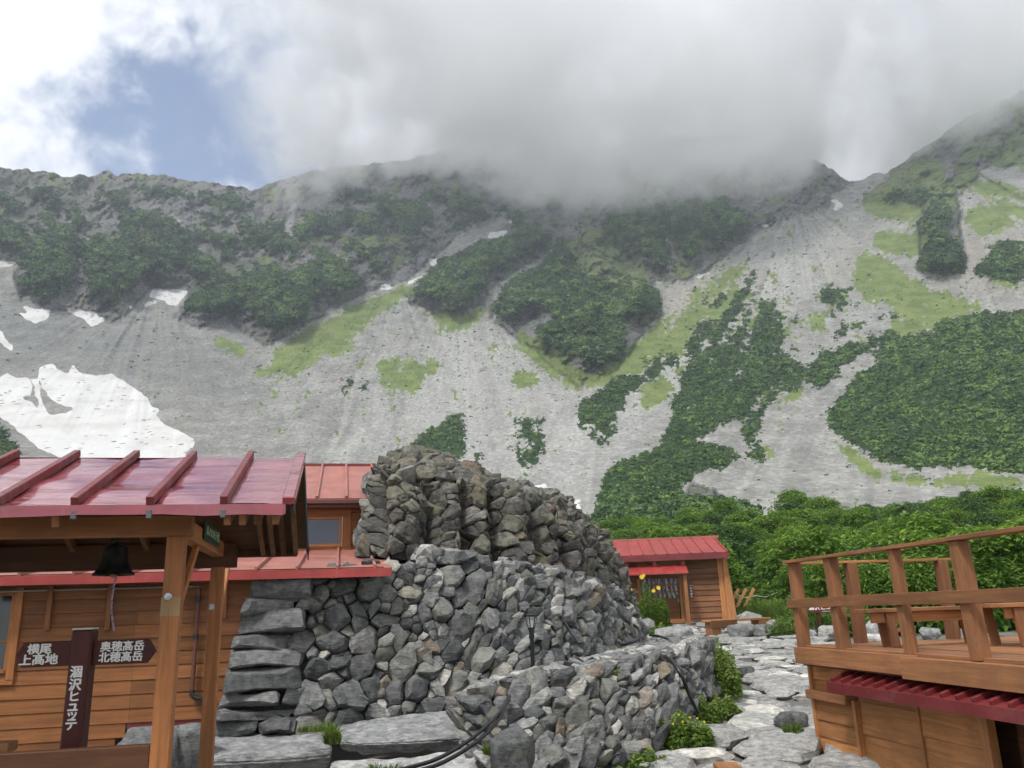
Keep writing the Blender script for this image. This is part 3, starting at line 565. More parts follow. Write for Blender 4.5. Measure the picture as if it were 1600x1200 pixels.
C, d2 = terrain_pts(qx, qy, lift=.0)
S = np.clip(.0032 * d2, .85, 2.6) * r_.uniform(.6, 1.45, len(d2)) * (.55 + .5 * np.clip(psf, 0, 1))
C[:, 2] += S * .15
tn = np.clip(.46 + .34 * fbm(qx / 30, qy / 20, None, 4, 7) + .72 * bmp + .12 * sstep(1250, 1350, qx) * sstep(450, 500, qy) - .16 * sstep(650, 350, qx), 0, 1)  # bump also drives the tint: light crown tops and shaded hollows painted in
near = qy > 430
tag(leaf_clumps('dwarf_pine_thicket', C, S, tn, PINE_MAT, 9, 5), 'dark green dwarf pine covering the mountain slopes in dense patches', 'dwarf pine', kind='stuff')
# ------------------------------------------------------------------ loose stones on the scree
ns = 16000; sx = r_.uniform(0, 1700, ns); sy = 440 + 370 * r_.uniform(0, 1, ns) ** .8
ok = (samp(B['rock'], sx, sy) < .3) & (samp(B['pine'], sx, sy) < .3) & (samp(B['snow'], sx, sy) < .2) & ((sx > 330) | (r_.uniform(0, 1, ns) < .08))
sx, sy = sx[ok], sy[ok]; Cs, ds = terrain_pts(sx, sy)
hv = np.array([(1, 0, 0), (0, 1, 0), (-1, 0, 0), (0, -1, 0), (.3, .2, .9), (0, 0, -.6)]); hf = np.array([(0, 1, 4), (1, 2, 4), (2, 3, 4), (3, 0, 4), (1, 0, 5), (2, 1, 5), (3, 2, 5), (0, 3, 5)])
ss = .0009 * ds * np.minimum(r_.lognormal(0, .5, len(ds)), 2.6); ang = r_.uniform(0, 6.28, len(ds))
base = hv[None] * r_.uniform(.6, 1.2, (len(ds), 6, 3)); ca, sa = np.cos(ang)[:, None], np.sin(ang)[:, None]
pr = np.stack([base[..., 0] * ca - base[..., 1] * sa, base[..., 0] * sa + base[..., 1] * ca, base[..., 2] * .42], 2) * ss[:, None, None] + Cs[:, None]
Fs = (hf[None] + (np.arange(len(ds)) * 6)[:, None, None]).reshape(-1, 3)
tnt = np.repeat(np.stack([r_.uniform(0, 1, len(ds)), r_.uniform(0, 1, len(ds)), ds * 0, ds * 0 + 1], 1), 6, 0)
def stones_far_mat():
    m, t, b = new_mat('scree_stone'); a = t.nodes.new('ShaderNodeAttribute'); a.attribute_name = 'tint'; s = t.nodes.new('ShaderNodeSeparateColor'); t.links.new(a.outputs['Color'], s.inputs[0])
    c = mixc(t, s.outputs[0], (.26, .26, .25), (.52, .51, .49)); t.links.new(c, b.inputs['Base Color']); inp(b, Roughness=.9); return m
tag(np_mesh('scree_stones', pr.reshape(-1, 3), Fs, stones_far_mat(), smooth=False, attrs=dict(tint=tnt)), 'loose pale stones strewn over the grey scree fans', 'stones', kind='stuff')
# ================================================================== NEAR GROUND, PATH AND STONE WALLS
def ground_z(x, y):
    x = np.asarray(x, float); y = np.asarray(y, float)
    z = np.interp(y, [-30, 8.8, 9.6, 11.5, 13.5, 26, 32, 58, 70, 78], [-.3, -.28, -.2, -.08, .05, 1.05, 1.35, 2.6, 3.5, 4.3])
    return z - .15 * sstep(-1, -3, x) * sstep(16, 10, y)
def heap_z(x, y): return ground_z(x, y) - .02 + .03 * fbm(np.asarray(x) / 1.1, np.asarray(y) / 1.1, None, 4, 201)
def OG(px, py):
    v = _F + (px - 800) / F_PX * _RI + (600 - py) / F_PX * _UI; v = v / v[1]; lo, hi = 6.0, 60.0
    for _ in range(40):
        m = (lo + hi) / 2; p = EYE + v * m
        if p[2] > float(ground_z(p[0], p[1])): lo = m
        else: hi = m
    return EYE + v * lo
def grid_sheet(name, xs, ys, fz, mat):
    X, Y = np.meshgrid(xs, ys); Z = fz(X, Y); nx = len(xs)
    i = np.arange(X.size).reshape(X.shape)
    return np_mesh(name, np.stack([X.ravel(), Y.ravel(), Z.ravel()], 1), np.stack([i[:-1, :-1], i[:-1, 1:], i[1:, 1:], i[1:, :-1]], -1).reshape(-1, 4), mat)
def soil_mat():
    m, t, b = new_mat('gravelly_soil'); co = t.nodes.new('ShaderNodeTexCoord').outputs['Object']
    n = noise_n(t, co, 2.2, 6, .65); f = noise_n(t, co, 26, 5, .7); g = noise_n(t, co, .6, 4, .6)
    c = mixc(t, maprange(t, n, .35, .65), (.11, .10, .08), (.20, .19, .165)); c = mixc(t, maprange(t, f, .35, .7, 0, .5), c, (.28, .275, .26)); c = mixc(t, maprange(t, g, .50, .62, 0, .75), c, (.07, .10, .035))
    t.links.new(c, b.inputs['Base Color']); inp(b, Roughness=.95); bp = t.nodes.new('ShaderNodeBump'); inp(bp, Strength=.8, Distance=.03); t.links.new(f, bp.inputs['Height']); t.links.new(bp.outputs[0], b.inputs['Normal']); return m
SOIL = soil_mat()
tag(grid_sheet('ground', np.concatenate([np.linspace(-75, -12, 30), np.linspace(-11.5, 12, 110), np.linspace(12.6, 75, 40)]), np.concatenate([np.linspace(-30, 6, 15), np.linspace(6.5, 30, 120), np.linspace(30.6, 78, 60)]), heap_z, SOIL), kind='structure')
def rock_mat(name, c0, c1, c2, brown=.25, lichen=0.0, bump=.9, scale=1.0):
    m, t, b = new_mat(name); lk = t.links.new
    co = t.nodes.new('ShaderNodeTexCoord').outputs['Object']; a = t.nodes.new('ShaderNodeAttribute'); a.attribute_name = 'tint'; s = t.nodes.new('ShaderNodeSeparateColor'); lk(a.outputs['Color'], s.inputs[0])
    n1 = noise_n(t, co, 9 * scale, 8, .72); n2 = noise_n(t, co, 38 * scale, 5, .7); n3 = noise_n(t, co, 3.2 * scale, 4, .6)
    mp = t.nodes.new('ShaderNodeMapping'); mp.inputs['Scale'].default_value = (3, 3, 22); mp.inputs['Rotation'].default_value = (.5, .35, .2); lk(co, mp.inputs[0]); n4 = noise_n(t, mp.outputs[0], 2.2 * scale, 6, .7, .8)
    c = mixc(t, s.outputs[0], c0, c1); c = mixc(t, maprange(t, s.outputs[0], .78, .95), c, c2)
    c = mixc(t, math_n(t, 'MULTIPLY', maprange(t, s.outputs[1], 1 - brown, 1.0), .85), c, (.20, .155, .115))
    c = mixc(t, .85, c, mixc(t, maprange(t, n1, .3, .7), (.55, .55, .55), (1.5, 1.5, 1.5)), 'MULTIPLY')
    c = mixc(t, .7, c, mixc(t, maprange(t, n4, .35, .68), (.62, .63, .64), (1.35, 1.34, 1.32)), 'MULTIPLY')
    c = mixc(t, maprange(t, n2, .62, .74, 0, .5), c, (.42, .42, .40))
    if lichen: c = mixc(t, math_n(t, 'MULTIPLY', maprange(t, math_n(t, 'ADD', math_n(t, 'ADD', math_n(t, 'MULTIPLY', n1, .6), math_n(t, 'MULTIPLY', n3, .5)), math_n(t, 'MULTIPLY', s.outputs[2], .25)), .68, .76), lichen), c, mixc(t, n2, (.24, .25, .13), (.36, .37, .25)))
    lk(c, b.inputs['Base Color']); inp(b, Roughness=.88); b.inputs['Specular IOR Level'].default_value = .3
    h = math_n(t, 'ADD', math_n(t, 'MULTIPLY', n1, 1.0), math_n(t, 'ADD', math_n(t, 'MULTIPLY', n2, .35), math_n(t, 'MULTIPLY', n4, .8)))
    bp = t.nodes.new('ShaderNodeBump'); inp(bp, Strength=bump, Distance=.025 / scale); lk(h, bp.inputs['Height']); lk(bp.outputs[0], b.inputs['Normal']); return m
def clip_cell(p, nb, bound):
    """power-diagram cell of p=(x,y,r) against neighbours"""
    poly = bound
    for q in nb:
        dx, dy = q[0] - p[0], q[1] - p[1]; c = (q[0] ** 2 + q[1] ** 2 - q[2] ** 2 - p[0] ** 2 - p[1] ** 2 + p[2] ** 2) / 2
        out = []; n = len(poly)
        for i in range(n):
            a, b = poly[i], poly[(i + 1) % n]; fa = a[0] * dx + a[1] * dy - c; fb = b[0] * dx + b[1] * dy - c
            if fa <= 0: out.append(a)
            if (fa < 0 < fb) or (fb < 0 < fa): t = fa / (fa - fb); out.append((a[0] + (b[0] - a[0]) * t, a[1] + (b[1] - a[1]) * t))
        poly = out
        if len(poly) < 3: return None
    return poly
def scatter(L_, H_, rmin, rmax, seed, power=1.6, pad=.4, asp=1.0):
    r = random.Random(seed); pts = []; cell = rmax * 2; gridd = {}
    tries = int((L_ + 2 * pad) * (H_ + 2 * pad) / (rmin * rmin) * 9)
    for k in range(tries):
        f = 1 - k / tries; rr = rmin + (rmax - rmin) * min(1, (r.random() ** power) * (.25 + f)); x = r.uniform(-pad, L_ + pad); y = r.uniform(-pad, H_ + pad)
        gx, gy = int(x // cell), int(y // cell); ok = True
        for i in (-1, 0, 1):
            for j in (-1, 0, 1):
                for q in gridd.get((gx + i, gy + j), ()):
                    if ((q[0] - x) / asp) ** 2 + (q[1] - y) ** 2 < ((q[2] + rr) * .86) ** 2: ok = False; break
                if not ok: break
            if not ok: break
        if ok: gridd.setdefault((gx, gy), []).append((x, y, rr)); pts.append((x, y, rr))
    return pts
class StoneSet:
    """stones of one piece of masonry, gathered into one mesh"""
    def __init__(s): s.bm = bmesh.new(); s.lay = s.bm.verts.layers.float_color.new('tint'); s.back = []
    def stone(s, poly, S, h0, h1, r, shrink=.94, tint=None, tilt=.35):
        n = len(poly); cx = sum(p[0] for p in poly) / n; cy_ = sum(p[1] for p in poly) / n
        size = math.sqrt(max(1e-4, abs(sum(poly[i][0] * poly[(i + 1) % n][1] - poly[(i + 1) % n][0] * poly[i][1] for i in range(n))) / 2))
        if size < .04: return
        # drop tiny edges, cut sharp corners
        q = []
        for i in range(n):
            a = poly[i]; b = poly[(i + 1) % n]
            if math.hypot(a[0] - b[0], a[1] - b[1]) > size * .12: q.append(a)
        if len(q) < 3: return
        q2 = []
        for i in range(len(q)):
            a, b, c = q[i - 1], q[i], q[(i + 1) % len(q)]; k = r.uniform(.03, .15)
            q2.append((b[0] + (a[0] - b[0]) * k, b[1] + (a[1] - b[1]) * k)); k = r.uniform(.03, .15); q2.append((b[0] + (c[0] - b[0]) * k, b[1] + (c[1] - b[1]) * k))
        gx, gy = r.uniform(-tilt, tilt), r.uniform(-tilt, tilt); H = r.uniform(h0, h1) * (.45 + size / .3 * .55); k = len(q2)
        off = r.uniform(0, 1); rings = []
        kx, ky = r.uniform(-.12, .12) * size, r.uniform(-.12, .12) * size
        for (sc, hh) in ((.84, -.10), (1.0, .18), (r.uniform(.84, .97), .78), (r.uniform(.4, .72), 1.0)):
            ring = []
            for j, (u, v) in enumerate(q2):
                if sc < .7 and j % 2: continue
                jt = r.uniform(.90, 1.06) if sc < 1 else 1
                uu = cx + (u - cx) * sc * shrink * jt + (kx if sc < .95 else 0); vv = cy_ + (v - cy_) * sc * shrink * jt + (ky if sc < .95 else 0)
                h = hh * H + (gx * (uu - cx) + gy * (vv - cy_)) * (.2 + max(0, hh)) + (r.uniform(-.10, .10) * H if hh > .3 else 0)
                if hh < 0: h = -.09
                ring.append(s.bm.verts.new(S(uu, vv, h)))
            rings.append(ring)
        t = tint or (r.random(), r.random(), r.random(), 1)
        for rg in rings:
            for v in rg: v[s.lay] = t
        for a, b in ((0, 1), (1, 2)):
            for j in range(k): j2 = (j + 1) % k; s.bm.faces.new((rings[a][j], rings[a][j2], rings[b][j2], rings[b][j]))
        top = rings[3]; m = len(top); mid = rings[2]
        for j in range(m):
            a, b, c = mid[2 * j % k], mid[(2 * j + 1) % k], mid[(2 * j + 2) % k]; t0, t1 = top[j], top[(j + 1) % m]
            s.bm.faces.new((a, b, t0)); s.bm.faces.new((b, c, t1)); s.bm.faces.new((b, t1, t0))
        s.bm.faces.new(top)
    def rock(s, c, sx, sy, sz, r, tint=None, rz=None):
        V_, F_ = ROCKS[r.randrange(len(ROCKS))]; a = r.uniform(0, 6.28) if rz is None else rz; ca, sa = math.cos(a), math.sin(a); b = r.uniform(-.4, .4)
        t = tint or (r.random(), r.random(), r.random(), 1); vs_ = []
        for (x, y, z) in V_:
            x, y, z = x * sx, y * sy, z * sz; x, z = x * math.cos(b) - z * math.sin(b), x * math.sin(b) + z * math.cos(b)
            v = s.bm.verts.new((c[0] + x * ca - y * sa, c[1] + x * sa + y * ca, c[2] + z)); v[s.lay] = t; vs_.append(v)
        for f in F_: s.bm.faces.new([vs_[i] for i in f])
    def build(s, name, mat, bevel=.012, sub=1, disp=.012, freq=9, parent=None, backmat=None):
        bm = s.bm; bmesh.ops.recalc_face_normals(bm, faces=bm.faces)
        if bevel: bmesh.ops.bevel(bm, geom=[e for e in bm.edges if len(e.link_faces) == 2 and e.calc_face_angle(0) > R(18)], offset=bevel, segments=1, affect='EDGES', clamp_overlap=True)
        bmesh.ops.triangulate(bm, faces=bm.faces)
        for i in range(sub):
            bmesh.ops.subdivide_edges(bm, edges=[e for e in bm.edges if e.calc_length() > (.055 if i == 0 else .04)], cuts=1)
            bmesh.ops.triangulate(bm, faces=bm.faces)
        me = bpy.data.meshes.new(name); bm.normal_update(); bm.to_mesh(me); bm.free()
        n = len(me.vertices); co = np.empty(n * 3, np.float32); me.vertices.foreach_get('co', co); co = co.reshape(-1, 3).astype(float)
        no = np.empty(n * 3, np.float32); me.vertex_normals.foreach_get('vector', no); no = no.reshape(-1, 3)
        d = fbm(co[:, 0] * freq, co[:, 1] * freq, co[:, 2] * freq * 1.3, 3, 5) * disp + fbm(co[:, 0] * freq * 3, co[:, 1] * freq * 3, co[:, 2] * freq * 3, 2, 9, ridged=True) * disp * .35
        co = co + no * d[:, None]; me.vertices.foreach_set('co', co.astype(np.float32).ravel())
        me.polygons.foreach_set('use_smooth', np.ones(len(me.polygons), dtype=bool)); me.materials.append(mat); me.set_sharp_from_angle(angle=R(22)); me.update()
        return link(name, me, parent)
ROCKS = []
for k in range(8):
    b_ = bmesh.new(); rr_ = np.random.default_rng(100 + k)
    for i in range(13):
        v = rr_.normal(size=3); v /= np.linalg.norm(v); v = np.sign(v) * np.abs(v) ** .65; b_.verts.new(tuple(v * rr_.uniform(.85, 1.05)))
    bmesh.ops.convex_hull(b_, input=b_.verts); bmesh.ops.delete(b_, geom=[v for v in b_.verts if not v.link_faces], context='VERTS'); bmesh.ops.dissolve_limit(b_, angle_limit=R(12), verts=b_.verts, edges=b_.edges); b_.verts.index_update()
    ROCKS.append(([tuple(v.co) for v in b_.verts], [[v.index for v in f.verts] for f in b_.faces])); b_.free()
class Patch:
    """surface between a foot line and a head line given as 3-D points"""
    def __init__(s, foot, head):
        s.f = np.array(foot); s.h = np.array(head)
        mid = (s.f + s.h) / 2; d = np.linalg.norm(np.diff(mid, axis=0), axis=1); s.t = np.concatenate([[0], np.cumsum(d)]); s.L = s.t[-1]
        s.Hs = np.linalg.norm(s.h - s.f, axis=1); s.H = s.Hs.max()
        A = [np.interp(np.linspace(0, s.L, 200), s.t, c) for c in (*s.f.T, *s.h.T, s.Hs)]
        k = np.ones(9) / 9; A = [np.convolve(np.pad(a, 4, 'edge'), k, 'valid') for a in A]
        s.A = np.array(A).T
    def at(s, u):
        x = min(max(u / s.L, -.02), 1.02) * 199; i = int(min(max(math.floor(x), 0), 198)); f = x - i
        a = s.A[i] * (1 - f) + s.A[i + 1] * f; tu = s.A[i + 1, :3] - s.A[i, :3] + s.A[i + 1, 3:6] - s.A[i, 3:6]
        return a[:3], a[3:6], a[6], tu
    def S(s, bulge=None):
        def g(u, v, h):
            F_, H_, hh, tu = s.at(u); up = H_ - F_; up = up / max(1e-6, np.linalg.norm(up)); n = np.cross(tu, up); n /= np.linalg.norm(n)
            if n[1] > .3 and n[2] < .5: n = -n
            if bulge: h = h + bulge(u, v / hh)
            return tuple(F_ + up * v + n * h)
        return g
def wall_patch(st, pa, rmin, rmax, seed, h0, h1, bulge=None, shrink=.94, power=1.6, asp=1.15, tintf=None, tilt=.35, skip=None, merge=.34):
    pts = scatter(pa.L, pa.H, rmin, rmax, seed, power, asp=asp); r = random.Random(seed); S = pa.S(bulge); pad = .4
    arr = np.array(pts); bound = [(-pad, -pad), (pa.L + pad, -pad), (pa.L + pad, pa.H + pad), (-pad, pa.H + pad)]
    used = set(); cells = {}
    def cell_of(i):
        if i not in cells:
            p = pts[i]; d = (arr[:, 0] - p[0]) ** 2 + (arr[:, 1] - p[1]) ** 2; cells[i] = (clip_cell(p, arr[np.argsort(d)[1:22]], bound), np.argsort(d)[1:6])
        return cells[i]
    for i, p in enumerate(pts):
        if i in used: continue
        hh = pa.at(p[0])[2]
        if p[0] < 0 or p[0] > pa.L or p[1] < -.02 or p[1] > hh + .02: continue
        if skip and skip(p[0], p[1] / hh): continue
        cell, near_ = cell_of(i)
        if cell is None: continue
        if r.random() < merge:
            js = [int(j) for j in near_ if int(j) not in used and 0 < pts[int(j)][1] < pa.at(pts[int(j)][0])[2] and pts[int(j)][0] > 0 and not (skip and skip(pts[int(j)][0], .5))]
            if js:
                j = r.choice(js[:3]); cj = cell_of(j)[0]
                if cj: used.add(j); allp = cell + cj; cell = [allp[k_] for k_ in convex_hull_2d([Vector(q_) for q_ in allp])]
        cell = [(u, min(v, hh + .10)) for u, v in cell]
        st.stone(cell, S, h0, h1, r, shrink, tintf(p[0], p[1] / hh, r) if tintf else None, tilt)
    return pts
def backing(name, pa, mat, parent, bulge=None, off=-.07, nu=60, nv=8):
    S = pa.S(bulge); V_ = []; 
    for i in range(nu + 1):
        hh = pa.at(pa.L * i / nu)[2]
        for j in range(nv + 1): V_.append(S(pa.L * i / nu, hh * j / nv, off))
    F_ = [(i * (nv + 1) + j, (i + 1) * (nv + 1) + j, (i + 1) * (nv + 1) + j + 1, i * (nv + 1) + j + 1) for i in range(nu) for j in range(nv)]
    return np_mesh(name, np.array(V_), np.array(F_), mat, parent=parent, smooth=False)
GREY = rock_mat('grey_wall_stone', (.075, .08, .082), (.26, .262, .26), (.40, .39, .365), .10, .18)
DARK = rock_mat('lichened_wall_stone', (.060, .058, .054), (.165, .160, .148), (.23, .22, .20), .18, .26)
PALE = rock_mat('pale_path_stone', (.23, .235, .235), (.37, .37, .36), (.50, .485, .45), .06, .15, .6)
PATHM = rock_mat('path_flagstone', (.22, .22, .215), (.40, .395, .375), (.54, .52, .475), .10, .12, .7)
BACKDARK = simple_mat('earth_behind_stones', (.045, .042, .037), .95, scale=14, var=.4)  # near-black, for sheets added behind the stones so the gaps look shaded
# lower tier of the stone mound -------------------------------------
foot = [P(322, 1152, 11.3), P(400, 1152, 11.35), P(560, 1138, 11.45), P(700, 1114, 11.75), P(830, 1052, 12.4), P(920, 1034, 13.6), P(990, 1016, 16.2), P(1004, 1000, 18.0)]
head = [P(384, 905, 11.5), P(440, 902, 11.6), P(560, 886, 12.0), P(690, 876, 12.6), P(800, 890, 13.2), P(905, 905, 14.2), P(972, 945, 16.6), P(992, 968, 18.2)]
lower = Patch(foot, head); st = StoneSet()
BIG = lambda u: 1.0
wall_patch(st, lower, .048, .185, 11, .06, .16, power=1.1, skip=lambda u, v: u < .93, tilt=.55)
# bigger, roughly coursed quoins at the left end
r = random.Random(4); S_ = lower.S(); hh = lower.at(.4)[2]; v = 0
while v < hh - .05:
    h_ = r.uniform(.14, .34); u = 0; h_ = min(h_, hh - v)
    first = True
    while u < .95:
        w_ = r.uniform(.5, 1.0) if first else r.uniform(.3, .5); first = False; e_ = min(u + w_, 1.04)
        if 1.0 - e_ < .16: e_ = 1.03
        j = lambda: r.uniform(-.045, .045)
        st.stone([(u + j(), v + j()), ((u + e_) / 2, v + j()), (e_ + j(), v + j()), (e_ + j(), v + h_ + j()), ((u + e_) / 2 + j(), v + h_ + j() * 1.5), (u + j(), v + h_ + j())], S_, .08, .19, r, .95, (r.uniform(.25, .85), r.uniform(.2, .93), r.uniform(0, .3), 1), .4); u = e_
    v += h_
# loose stones along the ledge between the tiers
for k in range(210):
    u = r.uniform(2.7, lower.L); F_, H_, q, tu = lower.at(u); n = np.array([tu[1], -tu[0], 0]); n /= np.linalg.norm(n)
    if n[1] < 0: n = -n
    back = r.uniform(-.05, .75) if u > 3 else r.uniform(-.05, .35); c = H_ + n * back + np.array([0, 0, .02 + .10 * back + r.uniform(-.03, .10)])
    sz = r.uniform(.07, .19); st.rock(c, sz * r.uniform(.8, 1.5), sz, sz * r.uniform(.55, .9), r, (r.uniform(.3, 1), r.random(), .2, 1))
# the ledge slab under those stones
mound = empty('stone_mound', (lower.at(3)[0][0], lower.at(3)[0][1], .0)); tag(mound, 'tall two-tiered dry-stone mound between the red-roofed hut and the paved path', 'stone wall')
def child(o, p): 
    o.parent = p; o.matrix_parent_inverse = Matrix.Translation(-Vector(p.location)) if p.rotation_euler[2] == 0 else (Matrix.Translation(p.location) @ p.rotation_euler.to_matrix().to_4x4()).inverted(); return o
child(st.build('lower_tier', GREY, .005, 2, .012), mound); child(backing('gap_shade_sheet', lower, BACKDARK, None), mound)
# ledge surface
lv = []; 
for i in range(61):
    F_, H_, q, tu = lower.at(lower.L * i / 60); n = np.array([tu[1], -tu[0], 0]); n /= np.linalg.norm(n); n = n if n[1] > 0 else -n
    lv += [H_ + np.array([0, 0, -.03]) - n * -.02, H_ + n * 1.4 + np.array([0, 0, .12])]
child(np_mesh('ledge', np.array(lv), np.array([(2 * i, 2 * i + 2, 2 * i + 3, 2 * i + 1) for i in range(60)]), GREY), mound)
# upper, older tier: caged stones bulging between wire ties
foot = [P(566, 868, 13.0), P(612, 868, 12.8), P(690, 892, 13.1), P(800, 905, 13.7), P(905, 925, 14.8), P(972, 975, 16.9), P(1000, 1005, 18.6)]
head = [P(585, 745, 14.3), P(612, 752, 13.3), P(690, 752, 13.6), P(790, 772, 14.1), P(880, 806, 15.0), P(938, 858, 17.0), P(988, 955, 18.8)]
crest = [P(588, 738, 15.4), P(618, 712, 15.0), P(668, 709, 15.2), P(770, 752, 15.6), P(868, 775, 16.2), P(940, 842, 18.4), P(984, 940, 20.0)]
upper = Patch(foot, head); topp = Patch(head, crest); st = StoneSet()
def bulge(u, t): 
    c = abs(math.sin(math.pi * (u + .10 * math.sin(u * 3.1)) / .66)) ** .55; e_ = sstep(-.02, .12, t) * 1
    return float((c - .78) * .56 * e_ + .05 * math.sin(t * 9 + u * 2))
def tu_(u, v, r): return (r.uniform(.1, .9), r.random(), min(1, r.random() * .8 + .25 * v), 1)
wall_patch(st, upper, .06, .17, 21, .06, .15, bulge, .95, 1.1, tintf=tu_, tilt=.6)
wall_patch(st, topp, .08, .19, 22, .07, .16, None, .93, 1.2, tintf=tu_, tilt=.6)
for k in range(60):
    u = r.uniform(0.1, topp.L * .96); F_, H_, q, tv = topp.at(u); sz = r.uniform(.08, .17); st.rock(H_ + np.array([r.uniform(-.1, .1), r.uniform(-.3, .3), r.uniform(-.06, .05)]), sz * r.uniform(1, 1.7), sz, sz * r.uniform(.45, .8), r, (r.uniform(.2, .8), r.random(), .5, 1))
child(st.build('upper_tier', DARK, .006, 2, .012), mound); child(backing('gap_shade_sheet', upper, BACKDARK, None, bulge), mound); child(backing('gap_shade_sheet', topp, BACKDARK, None), mound)
# back of the mound
bk = []
for i in range(41):
    H_ = topp.at(topp.L * i / 40)[1]; F_, hd = topp.at(topp.L * i / 40)[0], H_; bk += [H_ + np.array([0, 0, -.1]), np.array([H_[0] + .3, H_[1] + 2.2, ground_z(H_[0], H_[1] + 2.2) - .1])]
child(np_mesh('rear_slope', np.array(bk), np.array([(2 * i + 1, 2 * i + 3, 2 * i + 2, 2 * i) for i in range(40)]), DARK), mound)
# left flank down to the hut roof
fl = Patch([P(560, 872, 14.5), P(568, 872, 13.0)], [P(586, 742, 15.6), P(590, 748, 14.0)]); st = StoneSet(); wall_patch(st, fl, .10, .2, 23, .08, .16, None, .94, 1.2); child(st.build('left_flank', GREY, .012, 2, .012), mound)
WIRE = simple_mat('rusty_wire', (.06, .035, .025), .7, .3)
wr = MB(); S_ = upper.S(bulge); r = random.Random(9)
for k in range(1, int(upper.L / .66) + 1):
    u = k * .66 - .05; hh = upper.at(u)[2]
    for dx in (0, .06): wr.tube([S_(u + dx + .03 * math.sin(t * 7 + k), hh * t, .05) for t in np.linspace(.02, 1, 14)], .006, 5)
for (a, b) in (((1.2, .95), (2.9, .0)), ((2.0, 1.0), (4.2, .05)), ((3.6, 1), (4.6, .3)), ((.5, .5), (2.4, .02))): wr.tube([S_(a[0] + (b[0] - a[0]) * t, upper.at(a[0])[2] * (a[1] + (b[1] - a[1]) * t), .20) for t in np.linspace(0, 1, 16)], .006, 5)
child(wr.build('wire_tie', WIRE), mound)
# front retaining wall ------------------------------------------------
foot = [P(742, 1195, 9.6), P(790, 1222, 9.1), P(850, 1210, 9.3), P(940, 1196, 9.75), P(1020, 1180, 10.4), P(1068, 1135, 11.6), P(1100, 1095, 13.2), P(1118, 1068, 14.6), P(1122, 1050, 16.0)]
head = [P(700, 1100, 10.8), P(750, 1078, 10.4), P(830, 1060, 10.6), P(910, 1052, 11.0), P(985, 1040, 11.5), P(1035, 1022, 12.4), P(1085, 1006, 13.7), P(1106, 1008, 14.8), P(1112, 1004, 16.2)]
front = Patch(foot, head); st = StoneSet(); wall_patch(st, front, .05, .165, 31, .08, .17, None, .94, 1.0, tilt=.6)
r = random.Random(12)
FT = []
for k in range(430):
    t_ = r.random(); u = r.uniform(.4, front.L); H_ = front.at(u)[1]; back_ = r.random() ** 1.1
    # stones on the terrace between this wall's head and the mound's foot
    fr = min(max(u / front.L, 0), 1); M_ = lower.at(lower.L * (.34 + .66 * fr))[0]
    c = H_ * (1 - back_ * .97) + M_ * back_ * .97; sz = r.uniform(.05, .15)
    st.rock(c + np.array([0, 0, r.uniform(-.02, .04)]), sz * r.uniform(1, 1.7), sz, sz * r.uniform(.4, .75), r, (r.uniform(.55, 1), r.uniform(0, .9), .2, 1))
rw = empty('retaining_wall', front.at(3)[0]); tag(rw, 'low curved dry-stone retaining wall with weeds at its foot beside the path', 'retaining wall')
child(st.build('masonry', GREY, .005, 2, .012), rw); child(backing('gap_shade_sheet', front, BACKDARK, None), rw)
tv = []
for i in range(61):
    f_ = i / 60; H_ = front.at(front.L * f_)[1]; M_ = lower.at(lower.L * (.34 + .66 * f_))[0]
    tv += [H_ + np.array([0, 0, -.05]), H_ * .5 + M_ * .5 + np.array([0, 0, -.03]), M_ + np.array([0, 0, .0])]
child(np_mesh('terrace_top', np.array(tv), np.array([(3 * i + j, 3 * i + 3 + j, 3 * i + 4 + j, 3 * i + 1 + j) for i in range(60) for j in (0, 1)]), PALE), rw)
